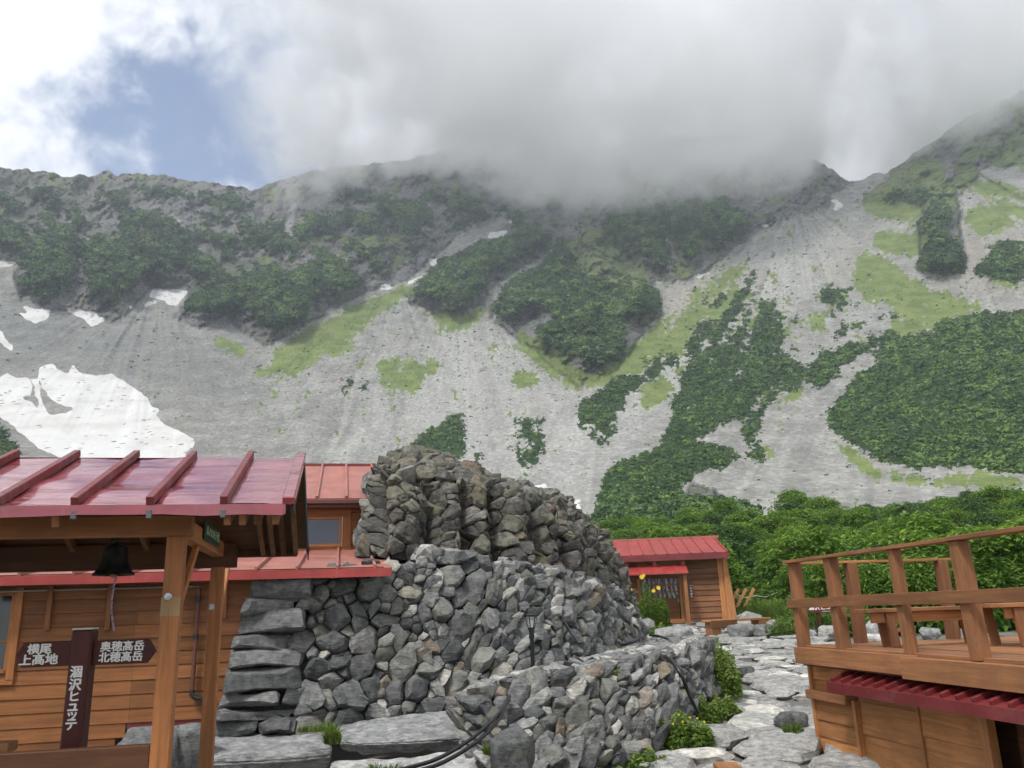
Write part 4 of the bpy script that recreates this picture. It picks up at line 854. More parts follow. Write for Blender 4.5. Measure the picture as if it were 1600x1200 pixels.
# big flat slabs in the foreground ------------------------------------
SLAB = rock_mat('slab_stone', (.24, .245, .25), (.33, .335, .335), (.42, .42, .41), .0, .2, .9, .8)
def slab(pl, thick, seed, label, name='stone_slab', mat=None, rough=.02, cat='slab', grp=None, tint=.5):
    """pl: outline of the top (pixel x, y) at height zt, cut down to zb"""
    bm = bmesh.new(); lay = bm.verts.layers.float_color.new('tint'); r = random.Random(seed); T = [P(*q) for q in pl]; zb = min(p[2] for p in T) - thick; zt = zb + thick; c0 = sum(T) / len(T); n = len(T)
    top = [bm.verts.new(tuple(p + np.array([0, 0, r.uniform(-.015, .015)]))) for p in T]
    midv = [bm.verts.new(tuple(c0 + (p - c0) * np.array([1.03, 1.03, 0]) + np.array([r.uniform(-.02, .02), -.02, (zb - zt) * .45]))) for p in T]
    bot = [bm.verts.new(tuple(c0 + (p - c0) * np.array([.97, .9, 0]) + np.array([0, .03, zb - zt]))) for p in T]
    bm.faces.new(top); bm.faces.new(bot[::-1])
    for a, b in ((top, midv), (midv, bot)):
        for i in range(n): j = (i + 1) % n; bm.faces.new((a[i], a[j], b[j], b[i]))
    bmesh.ops.recalc_face_normals(bm, faces=bm.faces)
    bmesh.ops.bevel(bm, geom=list(bm.edges), offset=.02, segments=2, affect='EDGES', clamp_overlap=True); bmesh.ops.triangulate(bm, faces=bm.faces)
    for i in range(5):
        es = [e for e in bm.edges if e.calc_length() > .06]
        if not es: break
        bmesh.ops.subdivide_edges(bm, edges=es, cuts=1); bmesh.ops.triangulate(bm, faces=bm.faces)
    bm.verts.index_update(); bm.normal_update(); V_ = np.array([v.co[:] for v in bm.verts]); N_ = np.array([v.normal[:] for v in bm.verts]); F_ = np.array([[v.index for v in f.verts] for f in bm.faces]); bm.free()
    V_ += N_ * (fbm(V_[:, 0] * 3 + seed, V_[:, 1] * 3, V_[:, 2] * 9, 5, seed, .6) * rough * 2.2)[:, None]
    base = np.array([c0[0], c0[1], zb]); o = np_mesh(name, V_ - base, F_, mat or SLAB, smooth=True, loc=base, attrs=dict(tint=np.tile([tint, .2, .3, 1], (len(V_), 1))), sharp=R(38))
    return tag(o, label, cat, grp)
slab([(262, 1154, 11.3), (330, 1145, 11.4), (420, 1142, 11.5), (502, 1138, 11.5), (513, 1148, 11.3), (517, 1168, 10.7), (450, 1176, 10.5), (360, 1182, 10.4), (275, 1182, 10.4)], .32, 3, 'long grey slab under the mound, left of the grass tuft')
slab([(528, 1134, 11.3), (600, 1119, 11.4), (700, 1108, 11.5), (750, 1110, 11.4), (753, 1130, 10.8), (740, 1148, 10.4), (640, 1156, 10.3), (560, 1162, 10.3), (529, 1154, 10.6)], .22, 4, 'wide streaked grey slab right of the grass tuft', rough=.03)
slab([(518, 1188, 9.9), (640, 1184, 9.9), (735, 1170, 9.9), (765, 1184, 9.6), (765, 1215, 9.2), (640, 1235, 8.9), (518, 1235, 9.0)], .3, 5, 'low pale slab under the black hoses at the bottom edge', tint=.9)
def boulder(px, py, Y, sx, sy, sz, seed, label, mat=GREY, grp=None, rz=0, tint=.6, sub=2, z=None):
    p = P(px, py, Y); base = np.array([p[0], p[1], p[2] if z is None else z]); V_, F_ = blob_rock(seed, sx, sy, sz, 24, sub); ca, sa = math.cos(rz), math.sin(rz); V_ = V_ @ np.array([[ca, sa, 0], [-sa, ca, 0], [0, 0, 1]])
    o = np_mesh('boulder', V_, F_, mat, smooth=True, loc=base, attrs=dict(tint=np.tile([tint, .3, .4, 1], (len(V_), 1))), sharp=R(35)); return tag(o, label, 'boulder', grp)
boulder(228, 1180, 9.6, .40, .4, .36, 41, 'rounded grey boulder behind the front post of the bell shelter', tint=.45)
boulder(292, 1172, 9.9, .26, .3, .30, 42, 'bluish grey boulder between the two shelter posts', tint=.55)
boulder(300, 1142, 10.5, .30, .2, .10, 43, 'flat tan stone wedged under the hut sill', tint=.8)
boulder(798, 1185, 8.8, .26, .28, .34, 44, 'dark pitted boulder at the foot of the retaining wall', tint=.12)
boulder(1118, 1040, 14.6, .30, .3, .30, 45, 'dark boulder capping the end of the retaining wall', tint=.05, z=.55)
def gb(px, py, wpx, hpx, seed, label, mat=GREY, tint=.6, dy=1.0, sink=.25):
    p = OG(px, py); k = p[1] / F_PX; sx, sz = wpx * k / 2, hpx * k / (2 - sink); p = p + np.array([0, sx * .6, sz * (1 - sink)])
    V_, F_ = blob_rock(seed, sx, sx * .8 * dy, sz, 24, 2); o = np_mesh('boulder', V_, F_, mat, smooth=True, loc=p, attrs=dict(tint=np.tile([tint, .3, .4, 1], (len(V_), 1))), sharp=R(35)); return tag(o, label, 'boulder')
gb(1006, 990, 50, 24, 46, 'smooth grey boulder below the flowering bush', tint=.75)
gb(1058, 1000, 72, 20, 47, 'low pale boulder in front of the cabin door', PALE, tint=.4)
gb(1170, 1000, 60, 26, 48, 'grey boulder propping the wooden step', tint=.6)
gb(1203, 1000, 52, 26, 49, 'angular grey boulder beside the weeds at the end of the wooden step', tint=.5)
gb(1163, 964, 52, 16, 50, 'long flat boulder beside the cabin corner', tint=.5)
gb(1174, 976, 46, 20, 51, 'pale boulder between the step and the flat boulder', PALE, tint=.3)
gb(1378, 1003, 50, 38, 52, 'big whitish boulder behind the deck bench', PALE, tint=.6)
gb(1372, 1010, 66, 20, 53, 'wedge-shaped pale stone in front of the whitish boulder', PALE, tint=.9)
gb(1298, 1000, 36, 22, 54, 'grey boulder between the legs of the far sign', tint=.9)
gb(1270, 1000, 22, 16, 55, 'small pale rock left of the far sign', PALE, tint=.5)
gb(1460, 1000, 36, 20, 56, 'grey rock behind the far railing posts', PALE, tint=.2)
gb(1170, 1060, 30, 18, 57, 'dark wet rock at the turn of the path', tint=.1)
gb(1243, 1148, 56, 34, 58, 'mossy grey rock on the path beside the shed corner', tint=.3)
gb(1098, 1160, 34, 24, 59, 'small grey rock beside the yellow-flowered weeds', PALE, tint=.4)
# paved path ----------------------------------------------------------
st = StoneSet(); r = random.Random(77)
class Flat:
    L, H = 11.5, 22
X0, Y0 = -1.0, 7.6
pts = scatter(Flat.L, Flat.H, .14, .58, 78, 1.2, asp=1.45); arr = np.array(pts); bound = [(-.5, -.5), (12, -.5), (12, 22.5), (-.5, 22.5)]
def SP(u, v, h): x, y = X0 + u, Y0 + v; return (x, y, float(ground_z(x, y)) + h * .6 + .02)
edge_l = lambda y: np.interp(y, [7.6, 9.4, 10.4, 11.6, 13.2, 16, 19, 23, 27], [.9, 1.1, 1.75, 2.4, 3.1, 4.0, 3.0, 2.6, 3.3]); edge_r = lambda y: np.interp(y, [7.6, 14, 20, 25, 28], [6.0, 7.5, 7.6, 7.8, 8.6])
for p in pts:
    x, y = X0 + p[0], Y0 + p[1]
    if x < edge_l(y) or x > edge_r(y) or y > 26.5: continue
    if r.random() < .05: continue
    d = (arr[:, 0] - p[0]) ** 2 + (arr[:, 1] - p[1]) ** 2; cell = clip_cell(p, arr[np.argsort(d)[1:22]], bound)
    if cell: st.stone(cell, SP, .05, .15 if y < 14 else .10, r, .91, (min(1, r.random() * .9 + .1), r.random() * .97, r.random() * .5, 1), .14 if y < 13 else .08)
pth = st.build('stone_path', PATHM, .010, 2, .009, 6); tag(pth, kind='structure')
# ================================================================== LEFT: hut with lean-to roof, upper house, bell shelter, signpost
HUTW = wood_mats('hut_cladding_wood', (.26, .105, .036), .6, .12)
TRIM = wood_mats('orange_trim_wood', (.40, .165, .055), .55, .12)
SHEL = wood_mats('shelter_post_wood', (.46, .185, .065), .5, .10)
DECKW = wood_mats('deck_wood', (.30, .138, .060), .65, .35, (.20, .15, .12))
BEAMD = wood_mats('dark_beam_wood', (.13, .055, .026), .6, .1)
SIGNW = wood_mats('maroon_sign_wood', (.085, .018, .014), .5, .05)
def red_metal(name, col, dents, rough=.3, dscale=1.0):
    m, t, b = new_mat(name); lk = t.links.new; co = t.nodes.new('ShaderNodeTexCoord').outputs['Object']
    n = noise_n(t, co, 2.4, 5, .6); f = noise_n(t, co, 40, 4, .7); mp = t.nodes.new('ShaderNodeMapping'); mp.inputs['Scale'].default_value = (1.1, 6.0, 3); lk(co, mp.inputs[0]); d = noise_n(t, mp.outputs[0], 1.25 * dscale, 3, .5, .4)
    c = mixc(t, maprange(t, n, .35, .7), tuple(x * .85 for x in col), tuple(min(1, x * 1.15) for x in col)); c = mixc(t, maprange(t, f, .62, .78, 0, .5), c, tuple(min(1, x * .6 + .03) for x in col))
    mp2 = t.nodes.new('ShaderNodeMapping'); mp2.inputs['Scale'].default_value = (9, .8, 2); lk(co, mp2.inputs[0]); s2 = noise_n(t, mp2.outputs[0], 1.4, 5, .6); c = mixc(t, maprange(t, s2, .55, .75, 0, .35), c, tuple(min(1, x * .8 + .10) for x in col))
    if rough < .2: b.inputs['Coat Weight'].default_value = .8; b.inputs['Coat Roughness'].default_value = .08; b.inputs['Coat IOR'].default_value = 1.7
    lk(c, b.inputs['Base Color']); inp(b, Roughness=rough); lk(maprange(t, n, .3, .7, rough * .8, rough * 1.35), b.inputs['Roughness']); b.inputs['Specular IOR Level'].default_value = .6
    bp = t.nodes.new('ShaderNodeBump'); inp(bp, Strength=dents, Distance=.05); lk(d, bp.inputs['Height']); lk(bp.outputs[0], b.inputs['Normal']); return m
ROOF_GLOSS = red_metal('glossy_red_roof_sheet', (.27, .030, .045), .9, .17)
ROOF_MATT = red_metal('faded_red_roof_sheet', (.36, .135, .105), .15, .5)
ROOF_RED = red_metal('red_roof_sheet', (.33, .040, .034), .12, .4)
ROOF_EDGE = red_metal('dark_red_flashing', (.17, .022, .024), .3, .4)
BLACK = simple_mat('black_plastic', (.018, .018, .02), .45, bump=.05)
HOOK = simple_mat('weathered_steel', (.12, .13, .14), .6, .5)
GALV = simple_mat('galvanised_steel', (.45, .46, .47), .4, .8)
BROWNP = simple_mat('brown_downpipe', (.12, .045, .03), .45)
WHITE = simple_mat('white_paint', (.80, .80, .78), .55, var=.05)
def glass_mat(name, col, rough=.06):
    m, t, b = new_mat(name); b.inputs['Base Color'].default_value = (*col, 1); inp(b, Roughness=rough); b.inputs['Specular IOR Level'].default_value = .9; return m
WGLASS = glass_mat('window_glass_blue_reflect', (.035, .05, .10)); DGLASS = glass_mat('dark_window_glass', (.02, .025, .025))  # bluish reflection of the upper window is put into its base colour
RZ = R(12)
H = Frame(P(300, 985, 11.35) * np.array([1, 1, 0]) + np.array([0, 0, -.25]), RZ)
def clad(mb, x0, x1, y, z0, z1, bh, off=.012, joints=(), lean=.012, gap=.006, th=.018):
    """lapped horizontal boards on the plane y (facing -y)"""
    z = z0; k = 0
    while z < z1 - .01:
        zt = min(z + bh, z1); js = [x0] + [j for j, row in joints if row == k % 7 and x0 < j < x1] + [x1]
        for a, b in zip(js[:-1], js[1:]):
            i0 = len(mb.v)
            mb.v += [(a + .001, y - off - lean, z), (b - .001, y - off - lean, z), (b - .001, y - off, zt - gap), (a + .001, y - off, zt - gap), (a + .001, y + th, z), (b - .001, y + th, z), (b - .001, y + th, zt - gap), (a + .001, y + th, zt - gap)]
            for q in ((0, 1, 2, 3), (5, 4, 7, 6), (4, 5, 1, 0), (3, 2, 6, 7), (4, 0, 3, 7), (1, 5, 6, 2)): mb.f.append([i0 + i for i in q]); mb.m.append(0)
        z = zt; k += 1
    mb.box(x0 + .01, x1 - .01, y + th, y + th + .06, z0, z1, mat=0); return mb
hut = empty('hut', H.o, RZ); tag(hut, 'long orange-brown clad hut with narrow red lean-to roof behind the signpost', 'hut')
hx = lambda px, py, y=0.0: H.hit(px, py, 1, y)
xl = -6.5; xr = hx(425, 950)[0]; xs = hx(197, 1128)[0]; xs2 = hx(180, 1155)[0]; zb = hx(290, 1124)[2]; zt = hx(200, 905)[2] + .05
bh = .172; x240 = hx(212, 1000)[0]
mb = MB(); clad(mb, xl, xr, 0, zb, zt, bh, joints=[(x240, 2), (x240, 3), (x240, 4), (x240 - .02, 5), (x240 - .02, 6), (x240, 1), (x240, 0)])
clad(mb, xl, xs, 0, zb - bh, zb, bh); clad(mb, xl, xs2, 0, zb - 3 * bh, zb - bh, bh); mb.build('cladding', HUTW, hut)
MB().box(xs + .02, xr, -.01, .1, zb - .10, zb - .004, mat=0).build('sill_flashing', ROOF_EDGE, hut)
MB().box(xs2, xr, .06, .3, zb - 1.2, zb - .1, mat=0).build('dark_footing', BACKDARK, hut)
# end wall hidden against the mound
# window at the far left
wx1 = hx(18, 1000)[0]; wz0, wz1 = hx(10, 1052)[2], hx(10, 925)[2]
fr = MB(); fr.box(wx1 - 1.6, wx1, -.045, -.015, wz0, wz0 + .05).box(wx1 - 1.6, wx1, -.045, -.015, wz1 - .05, wz1).box(wx1, wx1 + .09, -.06, -.015, wz0 - .08, wz1 + .05).box(wx1 - .04, wx1, -.045, -.015, wz0, wz1).box(wx1 - 1.6, wx1, -.043, -.015, (wz0 + wz1) / 2 - .12, (wz0 + wz1) / 2 - .085)
fr.box(wx1 - 1.6, wx1 + .09, -.055, -.014, wz0 - .14, wz0 - .081)
wn = fr.build('window', TRIM, hut, .004); MB().box(wx1 - 1.6, wx1 - .04, -.024, -.018, wz0 + .05, wz1 - .05, mat=0).build('pane', DGLASS, wn)
# brackets hanging down the wall under the eave
for px, pb in ((74, 985), (168, 985), (350, 966)):
    a = hx(px, pb, -.03); MB().box(a[0] - .032, a[0] + .032, -.085, -.026, a[2], zt - .02).build('bracket', HUTW, hut, .004)
c0, c1 = hx(-60, 917, -.06), hx(316, 916, -.06)
MB().tube([(c0[0] - .5, -.06, c1[2]), (c1[0], -.06, c1[2])], .012, 8).build('conduit', GALV, hut, smooth=True)
a = hx(213, 907, -.05); MB().box(a[0] - .06, a[0] + .06, -.08, -.024, a[2] - .02, a[2] + .035, mat=0).build('socket_box', GALV, hut, .006)
a0, a1 = hx(305, 918, -.09), hx(300, 1082, -.09)
dp = MB().tube([(a1[0], -.09, a0[2]), (a1[0], -.09, a1[2])], .028, 12).build('downpipe', BROWNP, hut, smooth=True)
for py, ln in ((936, .10), (995, .06), (1083, .07)):
    z = hx(303, py, -.09)[2]; MB().tube([(a1[0], -.09, z - ln / 2), (a1[0], -.09, z + ln / 2)], .034, 12).build('collar', BLACK, dp, smooth=True)
z = a1[2]; MB().tube([(a1[0], -.09, z), (a1[0] + .02, -.09, z - .05), (a1[0] + .07, -.09, z - .075), (a1[0] + .13, -.09, z - .08), (a1[0] + .15, -.09, z - .16)], .033, 12).build('elbow', BLACK, dp, smooth=True)
# lean-to roof
def seam_roof(parent, x0, x1, y0, z0, y1, z1, ribs, mat, th=.03, rw=.035, rh=.05, edge=None, name='roof', fascia=.07, ribmat=None, ext=.0, jag=0.0):
    """sloping sheet from eave (y0,z0) to head (y1,z1) with raised battens"""
    mb = MB(); n = 60; L_ = math.hypot(y1 - y0, z1 - z0); dy, dz = (y1 - y0) / L_, (z1 - z0) / L_; r = random.Random(int(abs(x0 * 100)))
    nx = max(2, int((x1 - x0) / .12)); ny = max(2, int(L_ / .12)); i0 = 0
    V_ = []; 
    for j in range(ny + 1):
        for i in range(nx + 1):
            x = x0 + (x1 - x0) * i / nx; t = L_ * j / ny; k = float(vn(x * 2.2, t * 3.5, None, 7)) * jag * (0 if i in (0, nx) else 1)
            V_.append((x, y0 + dy * t - dz * k, z0 + dz * t + dy * k))
    Fq = [(j * (nx + 1) + i, j * (nx + 1) + i + 1, (j + 1) * (nx + 1) + i + 1, (j + 1) * (nx + 1) + i) for j in range(ny) for i in range(nx)]
    o = np_mesh(name, np.array(V_), np.array(Fq), mat, parent=parent, smooth=True)
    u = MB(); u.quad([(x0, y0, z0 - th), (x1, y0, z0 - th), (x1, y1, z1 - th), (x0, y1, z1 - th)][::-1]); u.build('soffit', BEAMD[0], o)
    for x in ribs:
        rb = MB()
        a = Vector((x, y0 - .015 * dy, z0)); b = Vector((x, y1 + ext * dy, z1 + ext * dz)); up = Vector((0, -dz, dy))
        rb.bar(a + up * rh / 2, b + up * rh / 2, rw, rh, up)
        rb.build('batten', ribmat or mat, o, .004)
    e_ = MB(); nseg = 24
    pts_t = [(x0 + (x1 - x0) * i / nseg, y0 - .012 + r.uniform(-.004, .004), z0 + .004) for i in range(nseg + 1)]; pts_b = [(p[0], p[1] - .006, z0 - fascia + r.uniform(-1, 1) * jag * .6) for p in pts_t]
    for i in range(nseg): e_.quad([pts_b[i], pts_b[i + 1], pts_t[i + 1], pts_t[i]])
    e_.box(x0, x1, y0 - .008, y0 + .004, z0 - fascia + .01, z0 - .003, mat=0)
    e_.box(x1 - .004, x1 + .012, y0 - .01, y0 + .02, z0 - fascia, z0 + .012, mat=0)
    e_.build('eave_flashing', edge or mat, o)
    return o
ye = -.38; ze = hx(500, 890, ye)[2]; xe1 = hx(611, 886, ye)[0]; zlow = hx(500, 903, ye)[2]
ribs = [H.hit(px, py, 1, ye)[0] for px, py in ((-150, 900), (-55, 900), (30, 898), (115, 897), (205, 896), (300, 894), (400, 893), (464, 891), (527, 890), (586, 888))]
y_up = 3.25; z_up = ze + (y_up - ye) * .150
o = seam_roof(hut, xl - .3, xe1, ye, ze, y_up, z_up, ribs, ROOF_MATT, fascia=ze - zlow, edge=ROOF_RED, name='lean_to_roof', jag=.008, rh=.055)
MB().box(xl - .2, xe1 - .1, ye + .03, .02, zt - .02, zt + .02, mat=0).build('eave_board', BEAMD, hut)
# upper house
up = empty('upper_house', H.wor((0, y_up, 0)), RZ); tag(up, 'upper hut storey with faded red seamed roof and a small bluish window', 'house')
U = Frame(H.wor((0, y_up, 0)), RZ); ux_ = lambda px, py, y=0.0: U.hit(px, py, 1, y)
ze2 = ux_(520, 779, -.35)[2]; xe2 = ux_(601, 778, -.35)[0]; zr = None
dy = 3.3; 
y_r = None
for k in range(10, 80):                      # ridge lies where the sight line of its photographed edge meets a 20 degree slope
    yy = -.35 + k * .1; z_ = ze2 + (yy + .35) * .345
    if U.hit(520, 729, 1, yy)[2] <= z_: break
y_r, z_r = yy, z_
xr2 = U.hit(587, 728, 1, y_r)[0]; xw = ux_(598, 800)[0] + .10; x_l = -4.5
mb = MB(); clad(mb, ux_(545, 820)[0], xw + .4, 0, U.loc(H.wor((0, y_up, z_up)))[2] - .1, ze2 - .06, .19); mb.build('cladding', HUTW, up)
zc = U.loc(H.wor((0, y_up, z_up)))[2]
mb = MB(); clad(mb, x_l, ux_(455, 820)[0], 0, zc - .1, ze2 - .06, .19); mb.build('cladding', HUTW, up)
wx0, wx1 = ux_(440, 830)[0], ux_(530, 830)[0]; wz0, wz1 = ux_(500, 850)[2], ux_(500, 812)[2]
f = MB(); f.box(wx0 - .06, wx1 + .05, -.05, .02, wz1, wz1 + .05).box(wx0 - .06, wx1 + .05, -.05, .02, wz0 - .05, wz0).box(wx1, wx1 + .05, -.048, .02, wz0, wz1).box(wx0 - .06, wx0, -.048, .02, wz0, wz1)
wn = f.build('window', TRIM, up, .004); MB().box(wx0, wx1, -.02, -.01, wz0, wz1, mat=0).build('pane', WGLASS, wn)
f = MB(); f.box(wx0 - .4, ux_(545, 820)[0], -.035, .03, wz1 + .055, ze2 - .13).box(wx1 + .055, ux_(545, 820)[0], -.03, .03, wz0 - .05, wz1 + .05).box(wx0 - .4, ux_(545, 820)[0] + .0, -.03, .03, zc - .05, wz0 - .055)
f.box(ux_(545, 820)[0] - .005, ux_(545, 820)[0] + .04, -.045, .03, zc - .05, ze2 - .1); f.build('window_surround', TRIM, up, .003)
MB().box(x_l - .2, xe2 - .02, -.40, -.36, ze2 - .095, ze2 - .022, mat=0).box(x_l - .2, xe2 - .05, -.30, .02, ze2 - .15, ze2 - .06, mat=0).build('gutter', BROWNP, up, .01)
ribs = [U.hit(px, 752, 1, (-.35 + y_r) / 2)[0] for px in (500, 541, 585)]; sp_ = ribs[1] - ribs[0]; ribs = [ribs[0] - 5 * sp_, ribs[0] - 4 * sp_, ribs[0] - 3 * sp_, ribs[0] - 2 * sp_, ribs[0] - sp_] + ribs
o = seam_roof(up, x_l, xe2, -.35, ze2, y_r, z_r, ribs, ROOF_MATT, rw=.05, rh=.05, name='roof', fascia=.03, edge=ROOF_EDGE)
MB().box(x_l, xr2 + .02, y_r - .03, y_r + .05, z_r - .02, z_r + .05, mat=0).build('ridge_cap', ROOF_EDGE, o)
MB().prism([(xe2 + .01, -.35, ze2 - .1), (xe2 + .01, y_r, z_r - .06), (xe2 + .01, 2 * y_r + .35, ze2 - .1)], (-.05, 0, 0)).build('gable', ROOF_EDGE, up)
# ------------------------------------------------------------------ bell shelter
S0 = P(270, 900, 5.5); SF = Frame((S0[0], S0[1], -.25), RZ)
sh_ = empty('bell_shelter', SF.o, RZ); tag(sh_, 'open timber shelter with glossy dented red roof carrying the bell', 'shelter')
sx_ = lambda px, py, y=0.0: SF.hit(px, py, 1, y)
W_ = .115; xp = sx_(270, 900)[0]
zbm0, zbm1 = sx_(200, 838)[2], sx_(200, 806)[2]
def post(x, y, z0, z1, w=W_):
    return MB().box(x - w / 2, x + w / 2, y, y + w, z0, z1, ax=2).build('post', SHEL, sh_, .006)
p1 = post(xp, 0, -.4, zbm0)
y2 = 2.0; p2 = post(xp - .0, y2, -.4, sx_(332, 862, y2)[2], .11)
post(-4.2, 0, -.4, zbm0); post(-4.2, y2, -.4, zbm0)
# patch of bare wood with a bolt on the front post
a = sx_(264, 933, -.001); b = sx_(260, 963, -.001)
PATCH = wood_mats('bare_weathered_wood', (.50, .33, .17), .7, .6, (.20, .19, .17)); MB().box(xp - W_ / 2 - .002, xp + W_ / 2 + .002, -.004, .002, b[2], a[2], ax=2).build('bare_patch', PATCH, p1)
bt = MB().lathe([(0, 0), (.022, 0), (.026, -.004), (.022, -.008), (.010, -.009), (.010, -.016), (.0, -.017)], 20); bo = bt.build('bolt', GALV, p1, smooth=True); bo.rotation_euler = (-math.pi / 2, 0, 0); c_ = sx_(262.5, 932, -.006); bo.location = (c_[0], -.004, c_[2])
c_ = sx_(331, 948, y2 - .001); MB().box(c_[0] - .02, c_[0] + .02, y2 - .006, y2, c_[2] - .025, c_[2] + .025, mat=0).build('steel_plate', GALV, p2, .006)
# beams
xbr = xp + W_ / 2 + .02; zf = zbm1
MB().box(-4.6, xbr + .02, -.012, .10, zbm0, zbm1, mat=0).build('front_beam', SHEL, sh_, .005)
xg = sx_(452, 800, -.5)[0]; xg0 = -4.9
zp0, zp1 = sx_(400, 808, -.10)[2], sx_(400, 798, -.10)[2]
MB().box(xg0, xg - .05, -.10, -.02, zbm1 + .006, zbm1 + .075, mat=0).build('front_purlin', BEAMD, sh_, .004)
MB().box(xp - .05, xp + .05, .102, y2 + .16, zbm0 + .0, zbm1 - .004, ax=1).build('side_beam', SHEL, sh_, .005)
zr0, zr1 = sx_(200, 889, y2 - .01)[2], sx_(200, 851, y2 - .01)[2]; xre = sx_(368, 870, y2 - .01)[0]
MB().box(-4.6, xre, y2 - .012, y2 - .002 + .0, zr0, zr1, mat=0).box(-4.6, xre, y2 + .112, y2 + .16, zr0, zr1, mat=0).build('rear_beam', BEAMD, sh_, .004)
a = sx_(463, 868, y2 + .12); MB().box(xg0, a[0], y2 + .17, y2 + .27, a[2], a[2] + .105, mat=0).build('rear_purlin', BEAMD, sh_, .004)
MB().box(-4.25, -4.15, .102, y2, zbm0, zbm1, ax=1).build('side_beam', SHEL, sh_, .005)
# braces
a = sx_(281, 968, .11); b = Vector((xp, .85, zbm0 + .01)); MB().bar((xp + .01, .11, a[2]), b, .035, .07, mat=2).build('brace', SHEL, sh_, .003)
MB().bar((xp + .01, y2 + .11, zbm0 - .7), (xp, y2 + .75, zbm0), .035, .07, mat=2).build('brace', SHEL, sh_, .003)
# low rail
a = sx_(100, 1173, -.02); MB().box(-4.2, xp - W_ / 2, .0, .09, a[2] - .22, a[2], mat=0).build('rail', BEAMD, sh_, .006)
a = sx_(22, 1158, .3); MB().box(-3.9, a[0], .2, .38, a[2] - .06, a[2] + .0, mat=0).build('bench_top', DECKW, sh_, .006)
# roof
ye_, zey = -.52, None
zey = sx_(200, 790, ye_)[2]; xL = xg0; xR = sx_(443, 790, ye_)[0]
yr_ = None
for k in range(5, 40):
    yy = ye_ + k * .05; z_ = zey + (yy - ye_) * math.tan(R(22))
    if SF.hit(250, 717, 1, yy)[2] <= z_: break
yr_, zr_ = yy, z_
print('shelter ridge', yr_, zr_ - .25, 'eave', zey - .25)
rx = [SF.hit(px, 785, 1, ye_)[0] for px in (118, 235, 350)]; sp_ = (rx[2] - rx[0]) / 2; ribs = [rx[0] - 4 * sp_, rx[0] - 3 * sp_, rx[0] - 2 * sp_, rx[0] - sp_] + rx
rf = seam_roof(sh_, xL, xR, ye_, zey, yr_, zr_, ribs, ROOF_GLOSS, rw=.045, rh=.055, fascia=.062, edge=ROOF_GLOSS, ribmat=ROOF_EDGE, name='roof', jag=.012, ext=.03)
vb = MB(); L_ = Vector((0, yr_ - ye_, zr_ - zey)); vb.bar((xR + .03, ye_ - .02, zey + .02), (xR + .03, yr_ + .02, zr_ + .03), .075, .05); vb.build('verge_cap', ROOF_GLOSS, rf, .006)
yb, zb_ = 2 * yr_ - ye_, zey - .02
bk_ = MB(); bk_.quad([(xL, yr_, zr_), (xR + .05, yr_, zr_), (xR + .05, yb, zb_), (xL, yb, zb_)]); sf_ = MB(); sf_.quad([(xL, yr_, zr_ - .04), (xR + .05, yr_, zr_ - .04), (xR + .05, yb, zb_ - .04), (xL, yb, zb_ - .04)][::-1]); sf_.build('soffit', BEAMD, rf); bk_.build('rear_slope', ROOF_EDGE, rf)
vg = MB(); vg.bar((xR + .05, yr_, zr_ - .02), (xR + .05, yb + .02, zb_ - .03), .018, .10); vg.bar((xR + .05, ye_ + .03, zey - .04), (xR + .05, yr_, zr_ - .02), .018, .06); vg.tube([(xR + .06, yb, zb_), (xR + .06, yb + .02, zb_ - .14)], .006, 6); vg.build('barge_board', BLACK, rf)  # board coloured black to carry the shadow on the gable end
for x in (xp + .38, xp + .47, xp + .56, xR - .16, xR - .05, xp - .6, xp - 1.2, xp - 1.8):
    rr = MB(); rr.bar((x, ye_ + .05, zey - .085), (x, yr_, zr_ - .09), .04, .07); rr.bar((x, yr_, zr_ - .09), (x, yb - .05, zb_ - .07), .04, .07); rr.build('rafter', DECKW[1], rf)
for x in ribs[3:]: MB().box(x - .016, x + .016, ye_ - .02, ye_ + .02, zey - .08, zey - .03, mat=0).build('batten_hook', HOOK, rf, .003)
MB().box(xp - .03 - 3.5, xp + .03, 1.0, 1.1, zbm1 - .03, zbm1 + .06, mat=0).build('bell_beam', BEAMD, sh_, .004)
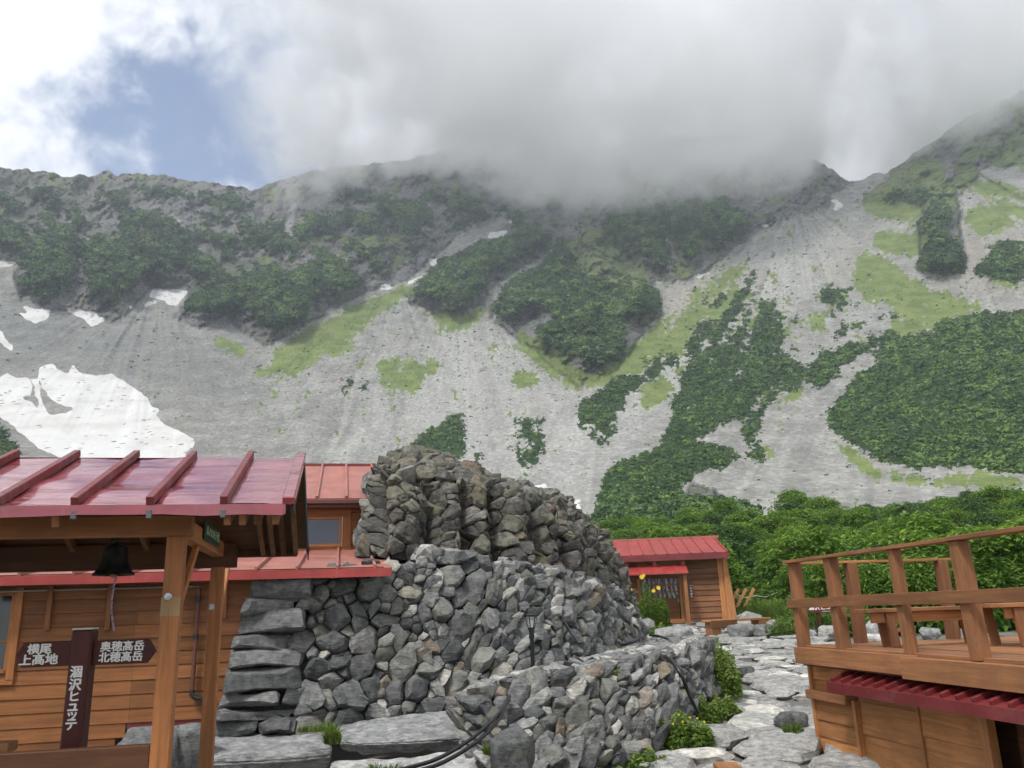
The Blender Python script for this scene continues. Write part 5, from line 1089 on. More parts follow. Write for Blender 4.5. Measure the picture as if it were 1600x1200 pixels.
# green lettered board on the side beam
gx = xp + .058; a = SF.hit(318, 830, 0, gx); b = SF.hit(341, 845, 0, gx)
GREEN = simple_mat('dark_green_paint', (.015, .05, .025), .5); CREAM = simple_mat('pale_green_lettering', (.45, .55, .38), .6, var=.05)
ztp = SF.hit(318, 813, 0, gx)[2]; zbt = SF.hit(318, 843, 0, gx)[2]
gb = empty('green_board', SF.wor((gx, a[1], zbt)), RZ); tag(gb, 'small dark green board with pale letters on the shelter side beam', 'sign')
MB().box(0, .012, 0, b[1] - a[1], 0, ztp - zbt, mat=0).build('panel', GREEN, gb, .002)
def text(body, size, mat, parent, loc, rot, name='lettering', bold=.012, ext=.001, align='CENTER', sx=1.0, spacing=1.0):
    c = bpy.data.curves.new(name, 'FONT'); c.body = body; c.size = size; c.extrude = ext; c.align_x = align; c.align_y = 'CENTER'; c.space_line = spacing; c.resolution_u = 3
    o = bpy.data.objects.new(name, c); COL.objects.link(o); bpy.context.view_layer.update(); me0 = bpy.data.meshes.new_from_object(o.evaluated_get(bpy.context.evaluated_depsgraph_get())); bpy.data.objects.remove(o); bpy.data.curves.remove(c)
    V0 = [v.co.copy() for v in me0.vertices]; F0 = [list(p.vertices) for p in me0.polygons]; VV_, FF_ = [], []; d = bold * size * 1.6
    for k, (dx, dy) in enumerate(((0, 0), (d, 0), (-d, 0), (0, d * .8), (0, -d * .8))):
        b = len(VV_); VV_ += [(v[0] + dx, v[1] + dy, v[2] + k * .0004) for v in V0]; FF_ += [[b + i for i in f] for f in F0]
    me = bpy.data.meshes.new(name); me.from_pydata(VV_, [], FF_); me.materials.append(mat); bpy.data.meshes.remove(me0)
    o = bpy.data.objects.new(name, me); COL.objects.link(o); o.parent = parent; o.location = loc; o.rotation_euler = rot; o.scale = (sx, 1, 1); return o
text('ルハい5テ尾', (ztp - zbt) * .62, CREAM, gb, (.014, (b[1] - a[1]) / 2, (ztp - zbt) / 2), (math.pi / 2, 0, math.pi / 2), sx=(b[1] - a[1]) / (ztp - zbt) / 3.9, ext=.001)
# bell
BRONZE = simple_mat('dark_bronze', (.045, .05, .045), .42, .75, scale=12, var=.5, bump=.1)
bc = SF.hit(180, 870, 1, 1.05); bl = empty('bell', SF.wor((bc[0], 1.05, SF.hit(180, 899, 1, 1.05)[2])), RZ); tag(bl, 'dark bronze bell hanging under the shelter beam', 'bell')
k = .145 / .145
MB().lathe([(.0, .235), (.055, .232), (.078, .215), (.085, .18), (.09, .13), (.098, .09), (.118, .045), (.148, .012), (.150, .0), (.140, .002), (.110, .035), (.085, .08), (.07, .2)], 32).build('bell_body', BRONZE, bl, smooth=True)
MB().tube([(0, 0, .23), (0, 0, .27), (.02, 0, .285), (0, 0, .30), (0, 0, .36)], .012, 8).box(-.035, .035, -.02, .02, .255, .30, mat=0).build('hanger', BRONZE, bl)
MB().tube([(0, 0, .19), (0, 0, -.01)], .007, 8).lathe([(0, -.02), (.022, -.015), (.026, 0), (.02, .018), (0, .022)], 12, (0, 0, 0)).build('clapper', SHEL[2], bl, smooth=True)
ROPE = simple_mat('mauve_striped_rope', (.36, .30, .42), .8, scale=60, var=.6)
q = [SF.hit(px, py, 1, 1.05) for px, py in ((182, 900), (178, 915), (175, 935), (174, 955), (176, 970), (178, 986))]
tag(MB().tube([SF.wor(p) for p in q], .0075, 8).build('rope', ROPE, smooth=True), 'thin mauve and white rope hanging from the bell clapper', 'rope')
# ------------------------------------------------------------------ signpost with arrow boards
g0 = P(120, 1000, 5.75); GF = Frame((g0[0], g0[1], -.25), R(9)); sg = empty('signpost', GF.o, R(9)); tag(sg, 'maroon wooden signpost with two arrow boards and white Japanese lettering', 'signpost')
gh = lambda px, py, y=0.0: GF.hit(px, py, 1, y)
xa, xb = gh(112, 983)[0], gh(145, 983)[0]; zt_ = gh(130, 984)[2]; xc = (xa + xb) / 2; w = xb - xa
MB().box(xa, xb, 0, w, 0, zt_, ax=2).build('post', SIGNW, sg, .012)
MB().prism([(xa, 0, zt_), (xb, 0, zt_), (xb, w, zt_), (xa, w, zt_)], (0, 0, .012)).build('post_cap', WHITE, sg, .006)
xl0, xl1 = gh(20, 1022)[0], gh(30, 1022)[0]; zA, zB = gh(80, 1042)[2], gh(80, 1003)[2]
MB().prism([(xa, .05, zA), (xa, .05, zB), (xl1, .05, zB), (xl0, .05, (zA + zB) / 2), (xl1, .05, zA)], (0, .035, 0)).build('arm_board', SIGNW[0], sg, .003)
xr0, xr1 = gh(240, 1018)[0], gh(228, 1018)[0]; zC, zD = gh(190, 1038)[2], gh(190, 1000)[2]
MB().prism([(xb, .05, zC), (xb, .05, zD), (xr1, .05, zD), (xr0, .05, (zC + zD) / 2), (xr1, .05, zC)], (0, .035, 0)).build('arm_board', SIGNW[0], sg, .003)
FR = (math.pi / 2, 0, 0)
hA = zB - zA
a = gh(62, 1016, .049); text('横尾', hA * .44, WHITE, sg, (a[0], .047, zA + hA * .70), FR, sx=1.1, bold=.022)
text('上髙地', hA * .46, WHITE, sg, (a[0] + .0, .047, zA + hA * .27), FR, sx=1.12, bold=.022)
a = gh(191, 1016, .049); text('奥穂髙岳', hA * .44, WHITE, sg, (a[0], .047, zC + hA * .70), FR, sx=1.02, bold=.020); text('北穂髙岳', hA * .44, WHITE, sg, (a[0] - .005, .047, zC + hA * .27), FR, sx=1.02, bold=.020)
for ch, px, py, k in zip('涸沢ヒュッテ', (120, 118, 117, 115.5, 114, 112), (1051, 1071, 1089, 1104, 1118, 1133), (1, 1, .95, 1.05, 1.0, 1.0)):
    a = gh(px, py, -.002); text(ch, w * .60 * k, WHITE, sg, (xc - .008, -.002, a[2]), FR, bold=.024)
# ================================================================== RIGHT: cabin, timber deck with railing, shed below it, far sign
CABW = wood_mats('cabin_board_wood', (.22, .10, .046), .65, .15)
CABT = wood_mats('cabin_trim_wood', (.42, .19, .075), .6, .10)
# ---- cabin
c0 = P(1134, 972, 26.0); CZ = float(c0[2]) - .02; CF = Frame((c0[0], c0[1], CZ), R(-5)); cab = empty('cabin', CF.o, R(-5)); tag(cab, 'small brown board cabin with bright red seamed roof at the end of the path', 'cabin')
ch = lambda px, py, y=0.0: CF.hit(px, py, 1, y)
def lap(mb, x0, x1, y, z0, z1, bh): return clad(mb, x0, x1, y, z0, z1, bh, .015, lean=.02, gap=.012)
xL_, xR_ = -5.6, ch(1122, 900)[0]; zE = ch(1050, 880)[2]; xd0, xd1 = ch(1007, 930)[0], ch(1063, 930)[0]; xpst = ch(1075, 930)[0]
mb = MB(); lap(mb, xpst + .02, xR_, 0, .0, zE + .2, .165); mb.build('cladding', CABW, cab)
mb = MB(); lap(mb, xL_, xd0 - .12, 0, .0, zE + .2, .165); mb.build('cladding', CABW, cab)
MB().box(xd1 + .06, xpst + .02, .0, .06, 0, zE + .2, ax=2).box(xd0 - .12, xd1 + .06, .0, .06, ch(1030, 903)[2], zE + .2, mat=0).build('door_surround', CABW, cab)
xa, xb_ = ch(1121, 900)[0], ch(1130, 900)[0]; xc_ = ch(1141, 900)[0]
MB().box(xR_, xb_, -.06, .1, -.05, zE + .15, ax=2).build('corner_board', CABT, cab, .008)
MB().prism([(xb_, -.10, -.06), (xb_, -.10, zE + .15), (xc_ - .08, -.10, zE + .15), (xc_ + .08, -.10, -.06)], (0, .35, 0)).build('corner_board', CABT[2], cab, .01)
MB().prism([(xc_ - .12, .25, 0), (xc_ - .12, .25, zE + .1), (xc_ - .12, 3.2, zE + .1), (xc_ - .12, 3.2, 0)], (-.06, 0, 0)).build('side_wall', CABW[1], cab)
# roof
yE = -.45; zEv = ch(1040, 866, yE)[2]; xRe = ch(1136, 860, yE)[0]; zEb = ch(1040, 876, yE)[2]
for k in range(5, 60):
    yy = yE + k * .08; z_ = zEv + (yy - yE) * .25
    if CF.hit(1040, 843, 1, yy)[2] <= z_: break
ribs = [CF.hit(px, 855, 1, (yE + yy) / 2)[0] for px in (963, 982, 1001, 1019, 1037, 1054, 1071, 1089, 1107, 1125)]; sp_ = ribs[1] - ribs[0]; ribs = [ribs[0] - sp_ * k for k in (4, 3, 2, 1)] + ribs
cr_ = seam_roof(cab, xL_ - .3, xRe, yE, zEv, yy, z_, ribs, ROOF_RED, rw=.035, rh=.035, fascia=zEv - zEb, name='roof', edge=ROOF_EDGE)
MB().box(xL_ - .3, CF.hit(1119, 843, 1, yy)[0] + .08, yy - .06, yy + .05, z_ - .03, z_ + .05, mat=0).build('ridge_cap', ROOF_MATT, cr_)
MB().quad([(xL_ - .3, yy, z_), (xRe, yy, z_), (xRe, 2 * yy - yE, zEv), (xL_ - .3, 2 * yy - yE, zEv)]).build('rear_slope', ROOF_RED, cr_)
MB().prism([(xRe, yE, zEb - .02), (xRe, yE, zEv + .03), (xRe, yy, z_ + .03), (xRe, 2 * yy - yE, zEv + .03), (xRe, 2 * yy - yE, zEb - .02), (xRe, yy, z_ - .2)], (.03, 0, 0)).build('verge_board', ROOF_RED, cr_)
# door with a grid of panes above a plain panel
z0, z1 = ch(1040, 973)[2], ch(1030, 903)[2]; zm = ch(1040, 936)[2]
dr = MB().box(xd0 - .1, xd1 - .05, .015, .05, z0 + .1, zm - .02, mat=0).build('door', CABW, cab, .004)
LACE = new_mat('lace_curtain_pane'); t = LACE[1]; co = t.nodes.new('ShaderNodeTexCoord').outputs['Object']; wv = t.nodes.new('ShaderNodeTexWave'); inp(wv, Scale=2.2, Distortion=9.0, Detail=3.0); t.links.new(co, wv.inputs[0]); t.links.new(mixc(t, maprange(t, wv.outputs['Fac'], .45, .7), (.03, .035, .04), (.36, .40, .43)), LACE[2].inputs['Base Color']); inp(LACE[2], Roughness=.15)
xs_ = [xd0 - .1 + (xd1 + .05 - xd0) * i / 5 for i in range(6)]; zs_ = [zm + (z1 - zm) * i / 3 for i in range(4)]
wn = MB()
for x in xs_: wn.box(x - .022, x + .022, .0, .04, zm, z1, ax=2)
for z in zs_: wn.box(xs_[0] + .022, xs_[-1] - .022, .004, .036, z - .022, z + .022, mat=0)
wn = wn.build('window_grid', CABW, dr); MB().box(xs_[0], xs_[-1], .03, .034, zm, z1, mat=0).build('pane', LACE[0], wn)
for q0, q1 in ((xd1 - .02, xd1 + .05), (xd0 - .2, xd0 - .1)): MB().box(q0, q1, -.04, .05, z0, z1, ax=2).build('door_jamb', CABT, cab, .004)
MB().box(xd0 - .2, xd1 + .06, -.12, .05, z0 - .02, z0 + .1, mat=0).build('threshold', CABT, cab, .006)
a = ch(1060, 939, -.01); MB().tube([(a[0], -.03, a[2] - .04), (a[0], -.03, a[2] + .06)], .012, 8).build('handle', GALV, dr)
# porch posts and awning
zA = ch(1030, 896, -.7)[2]
for px, pb, nm in ((1077, 981, 1), (986, 975, 1)):
    a = ch(px, pb, -.62); MB().box(a[0] - .055, a[0] + .055, -.67, -.56, a[2], zA - .02, ax=2).build('porch_post', CABT, cab, .006)
xA0, xA1 = ch(978, 895, -.75)[0], ch(1075, 892, -.75)[0]; zt_ = ch(1030, 884, -.30)[2]
rb = [xA0 + (xA1 - xA0) * k / 5 for k in (.18, 1.12, 2.1, 3.1, 4.05)]
aw = seam_roof(cab, xA0, xA1, -.78, zA, -.30, zt_, rb, ROOF_RED, rw=.025, rh=.025, fascia=.03, name='awning')
for px in (979, 1022, 1066):
    a = ch(px, 880, -.10); MB().box(a[0] - .05, a[0] + .05, -.32, -.24, zt_ - .06, zEb + .0, ax=2).build('hanger', ROOF_RED, aw, .004)
# plaque
BLK = simple_mat('blackened_plank', (.02, .018, .016), .6); a, b = ch(1077, 913, -.03), ch(1083, 935, -.03)
pq = MB().box(a[0], b[0], -.045, -.025, b[2], a[2], ax=2).build('name_plaque', BLK, cab, .004)
for i, c_ in enumerate('いわひばり'): text(c_, (a[2] - b[2]) / 5.6, WHITE, pq, ((a[0] + b[0]) / 2, -.047, a[2] - (a[2] - b[2]) * (i + .5) / 5), FR, bold=.03)
# wooden step in front of the cabin
s0 = P(1110, 980, 22.5); s1 = P(1206, 976, 23.8); an = math.atan2(s1[1] - s0[1], s1[0] - s0[0]); Ls = math.hypot(s1[0] - s0[0], s1[1] - s0[1])
stp = empty('wooden_step', s0, an); tag(stp, 'low wooden plank step across boulders in front of the cabin corner', 'step')
MB().box(0, Ls, 0, .30, .12, .18).build('plank', CABT, stp, .01); MB().box(0, Ls * .42, -.03, -.001, -.04, .165, mat=0).build('front_board', CABW, stp, .01)
for q0 in (.1, Ls - .5): MB().box(q0, q0 + .3, .0, .3, -.3, .119).build('block', DECKW, stp, .01)
# stacked planks leaning behind the cabin
pk = P(1165, 950, 28.0); pl_ = empty('plank_stack', pk); tag(pl_, 'leaning orange slatted pallet and planks beside the cabin', 'planks')
m_ = MB()
for k in range(4): m_.bar((-.9 + k * .26, .0, -.1), (-.3 + k * .26, .5, .62), .10, .03, (0, 1, 0))
m_.build('slat', CABT, pl_, .004); MB().box(-1.0, 1.5, -.3, .1, -.22, -.14).box(-1.2, 1.6, -.5, -.32, -.34, -.26).build('plank', DECKW, pl_, .006)
RP = simple_mat('pale_rope', (.55, .53, .48), .8); q = [P(1150, 928, 29), P(1165, 934, 29), P(1180, 931, 29.3), P(1196, 933, 29.6), P(1215, 926, 30)]
tag(MB().tube([q[0], q[0] * .5 + q[1] * .5 - np.array([0, 0, .02]), q[1], q[2], q[3], q[4]], .02, 6).build('rope', RP, smooth=True), 'pale rope strung low across the bushes beside the cabin', 'rope')
# ---- deck
DZ = 1.10
A_, B_ = G(1243, 1008, DZ), G(1543, 1029, DZ); rot = math.atan2(-(A_ - B_)[0], (A_ - B_)[1]); print('deck', A_, B_, math.degrees(rot))
DF = Frame((A_[0], A_[1], DZ), rot); dk = empty('timber_deck', DF.o, rot); tag(dk, 'raised brown timber deck with plank floor over the shed', 'deck')
dpx = lambda px, py, x=0.0: DF.hit(px, py, 0, x)            # on the long side face
yN = -6.6; XR = 4.2
zf0, zf1 = dpx(1250, 1037, -.02)[2], -.02
MB().box(-.02, .03, dpx(1430, 1040, -.02)[1], .02, zf0, zf1 + .0, ax=1).build('fascia_board', DECKW, dk, .006)
MB().box(-.05, .03, yN, dpx(1405, 1030, -.05)[1], zf0 - .03, zf1 - .015, ax=1).build('fascia_board', DECKW, dk, .006)
fl_ = MB(); r = random.Random(5); x = .035
while x < XR:
    w_ = .14; fl_.box(x, x + w_ - .008, yN, -.0 + r.uniform(-.02, .02), -.045 + r.uniform(0, .006), -.004 + r.uniform(-.004, .004), ax=1); x += w_
fl_.build('floor', DECKW, dk, .003)
MB().box(.03, XR, -.07, -.02, zf0, -.05, mat=0).build('fascia_board', DECKW, dk, .004)
MB().box(.03, XR, yN + .1, -.08, zf0 - .02, zf0 + .06, ax=1).build('joist', BEAMD, dk)
rl = empty('deck_railing', DF.wor((0, 0, 0)), rot); tag(rl, 'rough brown railing of posts and two rails along the deck edge', 'railing')
zt = dpx(1239, 880, .05)[2]; ymk = lambda px, py: dpx(px, py, .05)[1]
ys = [ -.10, ymk(1317, 1012), ymk(1424, 1017), ymk(1530, 1024)]; print('rail posts', ys, zt)
ys.append(ys[-1] + (ys[-1] - ys[0]) / 3); ys.append(ys[-1] + (ys[3] - ys[0]) / 3)
lean = [0, 0, 0, 0, 0, 0]
for i, y_ in enumerate(ys):
    w_ = .125 if i != 2 else .10
    MB().prism([(-.0, y_ - w_ / 2, -.03), (w_, y_ - w_ / 2, -.03), (w_, y_ + w_ / 2, -.03), (-.0, y_ + w_ / 2, -.03)], (-.02 if i > 0 else 0, 0, zt + .03), mat=2).build('post', DECKW, rl, .006)
MB().box(-.045, .10, ys[3] + .06, .0, zt, zt + .035, ax=1).build('top_rail', DECKW, rl, .004); MB().box(-.045, .10, yN, ys[3] + .055, zt + .002, zt + .04, ax=1).build('top_rail', DECKW, rl, .004)
zm0, zm1 = dpx(1240, 950, -.03)[2], dpx(1240, 936, -.03)[2]
MB().box(-.04, -.003, ys[1] - .1, .02, zm0, zm1, ax=1).build('middle_rail', DECKW, rl, .004); MB().box(-.046, -.004, yN, ys[1] - .105, zm0 + .005, zm1 + .012, ax=1).build('middle_rail', DECKW, rl, .004)
# far side of the railing
fx = lambda px, py: DF.hit(px, py, 1, -.05)[0]
for px in (1337, 1481):
    x_ = fx(px, 950); MB().box(x_ - .065, x_ + .065, -.12, .0, -.03, zt - .02, ax=2).build('post', CABW, rl, .006)
x_e = fx(1487, 870); MB().box(.13, x_e, -.11, .0, zt - .018, zt + .012, mat=0).build('top_rail', CABT, rl, .004)
z_ = DF.hit(1560, 930, 1, -.05)[2]; MB().box(x_e - .3, XR + .6, -.02, .02, z_ - .05, z_ + .05, mat=0).build('middle_rail', CABT, rl, .004)
a = DF.hit(1505, 990, 1, -.13); MB().box(a[0] - .03, a[0] + .03, -.13, -.122, .02, .12, mat=0).build('steel_bracket', GALV, rl)
# bench and table standing on the deck
def bench(name, x0, x1, y, zt_, dpt, label, cat, legx):
    p = DF.wor((x0, y, 0)); b = empty(name, p, rot); tag(b, label, cat); Lb = x1 - x0
    m_ = MB()
    for k in range(3): m_.box(0, Lb, k * dpt / 3 + .004, (k + 1) * dpt / 3 - .004, zt_ - .04, zt_)
    m_.build('seat' if cat == 'bench' else 'table_top', DECKW, b, .004); MB().box(.06, Lb - .06, .06, .09, zt_ - .15, zt_ - .042, mat=0).build('apron', CABT, b, .004)
    for lx in legx:
        for ly_ in (.05, dpt - .12): MB().bar((lx, ly_, 0.003), (lx - .04, ly_, zt_ - .04), .09, .05, (0, 1, 0), mat=2).build('leg', DECKW, b, .004)
    MB().bar((legx[0] + .03, .1, zt_ * .35), (legx[0] + .3, .1, zt_ - .05), .03, .06, (0, 1, 0)).build('brace', DECKW, b, .003); return b
yb_ = -1.4; a = DF.hit(1356, 952, 1, yb_); bench('bench', a[0], a[0] + 1.55, yb_, a[2], .34, 'low brown plank bench on the deck behind the near railing', 'bench', (.30, 1.3))
yb_ = -2.2; a = DF.hit(1566, 943, 1, yb_); bench('wooden_table', a[0], a[0] + 1.5, yb_, a[2], .6, 'brown wooden table on the deck cut off by the right edge', 'table', (.22, 1.3))
SHEDW = wood_mats('shed_board_wood', (.42, .19, .07), .65, .2)
# ---- shed under the deck
sx0 = .22; sd_ = empty('storage_shed', DF.wor((sx0, 0, -DZ - .3)), rot); tag(sd_, 'orange-brown boarded shed under the deck with a little dark red ribbed roof', 'shed')
dz0 = -DZ - .3; s_y = lambda px, py, x=sx0: DF.hit(px, py, 0, x)
yc = s_y(1279, 1120)[1]; zl = lambda z: z - dz0
TRS = R(0)
def sclad(mb, y0, y1, x, z0, z1, bh):
    """lapped boards on a plane facing -x"""
    z = z0
    while z < z1 - .01:
        zt_ = min(z + bh, z1); i0 = len(mb.v)
        mb.v += [(x - .03, y0 + .001, z), (x - .03, y1 - .001, z), (x - .014, y1 - .001, zt_ - .007), (x - .014, y0 + .001, zt_ - .007), (x + .02, y0 + .001, z), (x + .02, y1 - .001, z), (x + .02, y1 - .001, zt_ - .007), (x + .02, y0 + .001, zt_ - .007)]
        for q in ((1, 0, 3, 2), (4, 5, 6, 7), (0, 1, 5, 4), (2, 3, 7, 6), (3, 0, 4, 7), (1, 2, 6, 5)): mb.f.append([i0 + i for i in q]); mb.m.append(1)
        z = zt_
    return mb
ztr = zl(s_y(1300, 1095)[2]); y1_ = s_y(1338, 1120)[1]; y2_ = s_y(1434, 1140)[1]; y3_ = s_y(1530, 1150)[1]
mb = MB(); sclad(mb, y1_, yc, 0, -.2, ztr, .185); sclad(mb, y1_, yc + .0, .02, ztr + .02, zl(zf0) + .02, .2); mb.build('cladding', SHEDW, sd_)
mb = MB(); sclad(mb, y2_, y1_ - .06, .05, -.2, zl(zf0) - .05, .34); sclad(mb, y3_, y2_ - .04, .05, -.2, zl(zf0) - .05, .40); mb.build('panel', SHEDW, sd_)
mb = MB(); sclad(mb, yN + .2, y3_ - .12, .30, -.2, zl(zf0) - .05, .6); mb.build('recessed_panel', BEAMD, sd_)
for q_ in ((-.045, .06, yc - .012, yc + .05, -.2, zl(zf0)), (-.04, .06, y1_ - .058, y1_ - .002, -.2, ztr + .05), (-.0, .06, y2_ - .038, y2_ - .002, -.2, zl(zf0) - .05), (.0, .09, y3_ - .118, y3_ - .002, -.2, zl(zf0) - .05)): MB().box(*q_, ax=2).build('upright', SHEDW, sd_, .005)
MB().box(-.10, .0, s_y(1333, 1090)[1], yc + .07, ztr, ztr + .10, ax=1).build('ledge', DECKW, sd_, .006)
MB().box(.03, 2.6, yc + .0, yc + .05, -.2, zl(zf0), ax=0).box(.4, .45, yN, yc, -.2, zl(zf0), ax=1).build('inner_wall', BEAMD, sd_)
# the ribbed mini roof: slopes down and out from the wall
ya, yb2 = s_y(1296, 1062, sx0 - .30)[1], yN + .2
zo = zl(s_y(1300, 1066, sx0 - .32)[2]); zi = zo + .115
mr = MB(); mr.quad([(-.32, yb2, zo), (-.32, ya, zo), (.05, ya, zi), (.05, yb2, zi)][::-1]); mr.quad([(-.32, yb2, zo - .02), (-.32, ya, zo - .02), (.05, ya, zi - .02), (.05, yb2, zi - .02)]); mr = mr.build('roof', ROOF_EDGE, sd_)
bt = MB(); yy = ya - .07
while yy > yb2 + .1: bt.bar((-.315, yy, zo + .022), (.05, yy, zi + .022), .045, .045); yy -= .212
bt.build('batten', ROOF_EDGE, mr, .004)
MB().box(-.335, -.322, yb2, ya + .02, zo - .105, zo + .004, ax=1).build('eave_board', ROOF_EDGE, mr, .003)
# ---- far signboard
f0 = OG(1284, 996); ff = Frame((f0[0], f0[1], ground_z(f0[0], f0[1])), R(-3)); fs = empty('signboard', ff.o, R(-3)); tag(fs, 'maroon board on two posts with white Japanese lettering beyond the deck railing', 'sign')
fh = lambda px, py, y=0.0: ff.hit(px, py, 1, y)
xa, xb_ = fh(1263, 950)[0], fh(1318, 950)[0]; za, zb_ = fh(1290, 957)[2], fh(1290, 944)[2]
MB().box(xa, xb_, -.03, .0, za, zb_, mat=0).build('board', wood_mats('maroon_board_wood', (.14, .022, .022), .5, .05), fs, .005)
for px in (1279, 1310): a = fh(px, 957); MB().box(a[0] - .035, a[0] + .035, .002, .07, -.3, zb_ - .03, ax=2).build('post', SIGNW, fs, .004)
text('涸沢ヒユッテ', (zb_ - za) * .62, WHITE, fs, ((xa + xb_) / 2 - .01, -.032, za + (zb_ - za) * .58), FR, bold=.02, sx=1.15)
text('ＫＡＲＡＳＡＷＡ', (zb_ - za) * .17, WHITE, fs, ((xa + xb_) / 2 + .02, -.032, za + (zb_ - za) * .13), FR, bold=.01)
# orange beam end at the bottom edge
b0 = P(1131, 1187, 5.2); be = P(1180, 1216, 3.6); d_ = be - b0; tag(MB().bar(b0 - np.array([0, 0, .035]), b0 + d_ * 1.6 - np.array([0, 0, .10]), .13, .05).build('wooden_beam', CABT[1], bevel=.004), 'orange wooden beam end poking in at the bottom of the path', 'beam')
# ---- garden lamp on the terrace
lp = P(833, 1050, 11.9); lz = (1050 - 950) * 11.9 / 1280; lm = empty('garden_lamp', lp - np.array([0, 0, .06]), 0); tag(lm, 'black lantern lamp on a short black post before the stone mound', 'lamp')
hh_ = .98; LB = simple_mat('black_painted_iron', (.015, .016, .018), .38, .3)
MB().tube([(0, 0, 0), (0, 0, .50)], .028, 14).lathe([(.045, .0), (.045, .03), (.03, .05)], 14).lathe([(.036, .50), (.040, .52), (.034, .56), (.038, .60), (.036, .62), (.0, .62)], 14).build('post', LB, lm, smooth=True)
cg = MB()
for k in range(6):
    t = math.pi / 3 * k + .2; cg.bar((.045 * math.cos(t), .045 * math.sin(t), .64), (.088 * math.cos(t), .088 * math.sin(t), .80), .010, .010)
cg.lathe([(.0, .62), (.05, .62), (.05, .645), (.0, .645)], 6).lathe([(.095, .795), (.095, .81), (.08, .81), (.08, .795), (.095, .795)], 6); cg.build('cage', LB, lm)
MB().lathe([(.112, .800), (.115, .812), (.100, .83), (.085, .87), (.062, .90), (.03, .915), (.012, .92), (.012, .935), (.018, .945), (.0, .96)], 6).build('hood', LB, lm)
gm, t, b = new_mat('lantern_glass'); b.inputs['Base Color'].default_value = (.85, .9, .9, 1); inp(b, Roughness=.12, Alpha=.28); MB().lathe([(.043, .645), (.083, .795)], 6).build('lantern_glass', gm, lm)
MB().lathe([(0, .645), (.018, .65), (.02, .69), (.028, .72), (.024, .75), (.0, .765)], 12).build('bulb', WHITE, lm, smooth=True)
# ---- black hoses
HOSE = simple_mat('black_hose', (.012, .012, .014), .32, bump=.05)
def smooth_path(pts, n=8):
    P_ = [np.array(p, float) for p in pts]; out = []
    for i in range(len(P_) - 1):
        a, b, c, d = P_[max(i - 1, 0)], P_[i], P_[i + 1], P_[min(i + 2, len(P_) - 1)]
        for k in range(n): t = k / n; out.append(.5 * ((2 * b) + (c - a) * t + (2 * a - 5 * b + 4 * c - d) * t * t + (3 * b - a - 3 * c + d) * t ** 3))
    return out + [P_[-1]]
for dx, dy_, lab in ((0, 0, 'upper of two black hoses running up over the bottom slab'), (6, 7, 'lower of two black hoses running up over the bottom slab')):
    q = [P(560 + dx, 1222 + dy_, 8.0), P(625 + dx, 1203 + dy_, 8.35), P(680 + dx, 1187 + dy_, 8.75), P(728 + dx, 1160 + dy_, 9.0), P(765 + dx * .7, 1130 + dy_, 9.3), P(785 + dx * .3, 1107 + dy_ * .5, 9.55), P(796, 1088, 9.9)]
    tag(MB().tube(smooth_path(q), .020, 10).build('hose', HOSE, smooth=True), lab, 'hose')
q = [P(1040, 1026, 11.9), P(1052, 1036, 11.6), P(1065, 1055, 11.45), P(1074, 1078, 11.5), P(1084, 1100, 11.7), P(1091, 1114, 11.9)]
tag(MB().tube(smooth_path(q), .026, 10).build('hose', HOSE, smooth=True), 'black hose hanging down over the end of the retaining wall', 'hose')
q = [P(970, 1006, 15.2), P(985, 1004, 15.2), P(996, 998, 15.4), P(1000, 990, 15.6), P(997, 982, 16.0), P(990, 976, 16.4)]
tag(MB().tube(smooth_path(q), .028, 10).build('hose', HOSE, smooth=True), 'curled black hose end at the right foot of the mound', 'hose')
q = [P(883, 974, 13.2), P(890, 985, 13.0), P(898, 995, 12.9), P(906, 1006, 12.8)]
tag(MB().tube(smooth_path(q), .024, 10).build('pipe', HOSE, smooth=True), 'short black pipe sticking out of the mound right of the lamp', 'pipe')
q = [P(1015, 992, 16.5), P(1030, 994, 16.2), P(1042, 998, 16.0), P(1055, 1002, 15.8)]
tag(MB().tube(smooth_path(q), .022, 8).build('hose', HOSE, smooth=True), 'thin black hose lying on the paving near the cabin', 'hose')
# ================================================================== SHRUBS, WEEDS AND GRASS
LEAF = leaf_mat('rowan_leaf', (.045, .105, .016), (.135, .25, .034), (.28, .40, .065), .38, .5)
WEED = leaf_mat('weed_leaf', (.06, .12, .02), (.13, .22, .04), (.25, .33, .08), .35)
BARK = simple_mat('grey_bark', (.09, .075, .06), .9, bump=.5)
def leaves(C, D, ln, wd, tint, r):
    """pointed leaves: centre C, direction D"""
    n = len(C); D = D / np.linalg.norm(D, axis=1, keepdims=True); s = np.cross(D, np.array([0, 0, 1.0]) + r.normal(size=(n, 3)) * .45); s /= np.linalg.norm(s, axis=1, keepdims=True); u = np.cross(s, D)
    l = ln * r.uniform(.7, 1.3, (n, 1)); w = wd * r.uniform(.7, 1.3, (n, 1))
    p = np.stack([C - D * l * .5, C + s * w * .5 + u * w * .12, C + D * l * .5 - u * w * .25, C - s * w * .5 + u * w * .12], 1).reshape(-1, 3)
    k = np.arange(n) * 4; F_ = np.concatenate([np.stack([k, k + 1, k + 2], 1), np.stack([k, k + 2, k + 3], 1)])
    col = np.repeat(np.stack([np.clip(tint, 0, 1), r.uniform(0, 1, n), tint * 0, tint * 0 + 1], 1), 4, 0); return p, F_, col
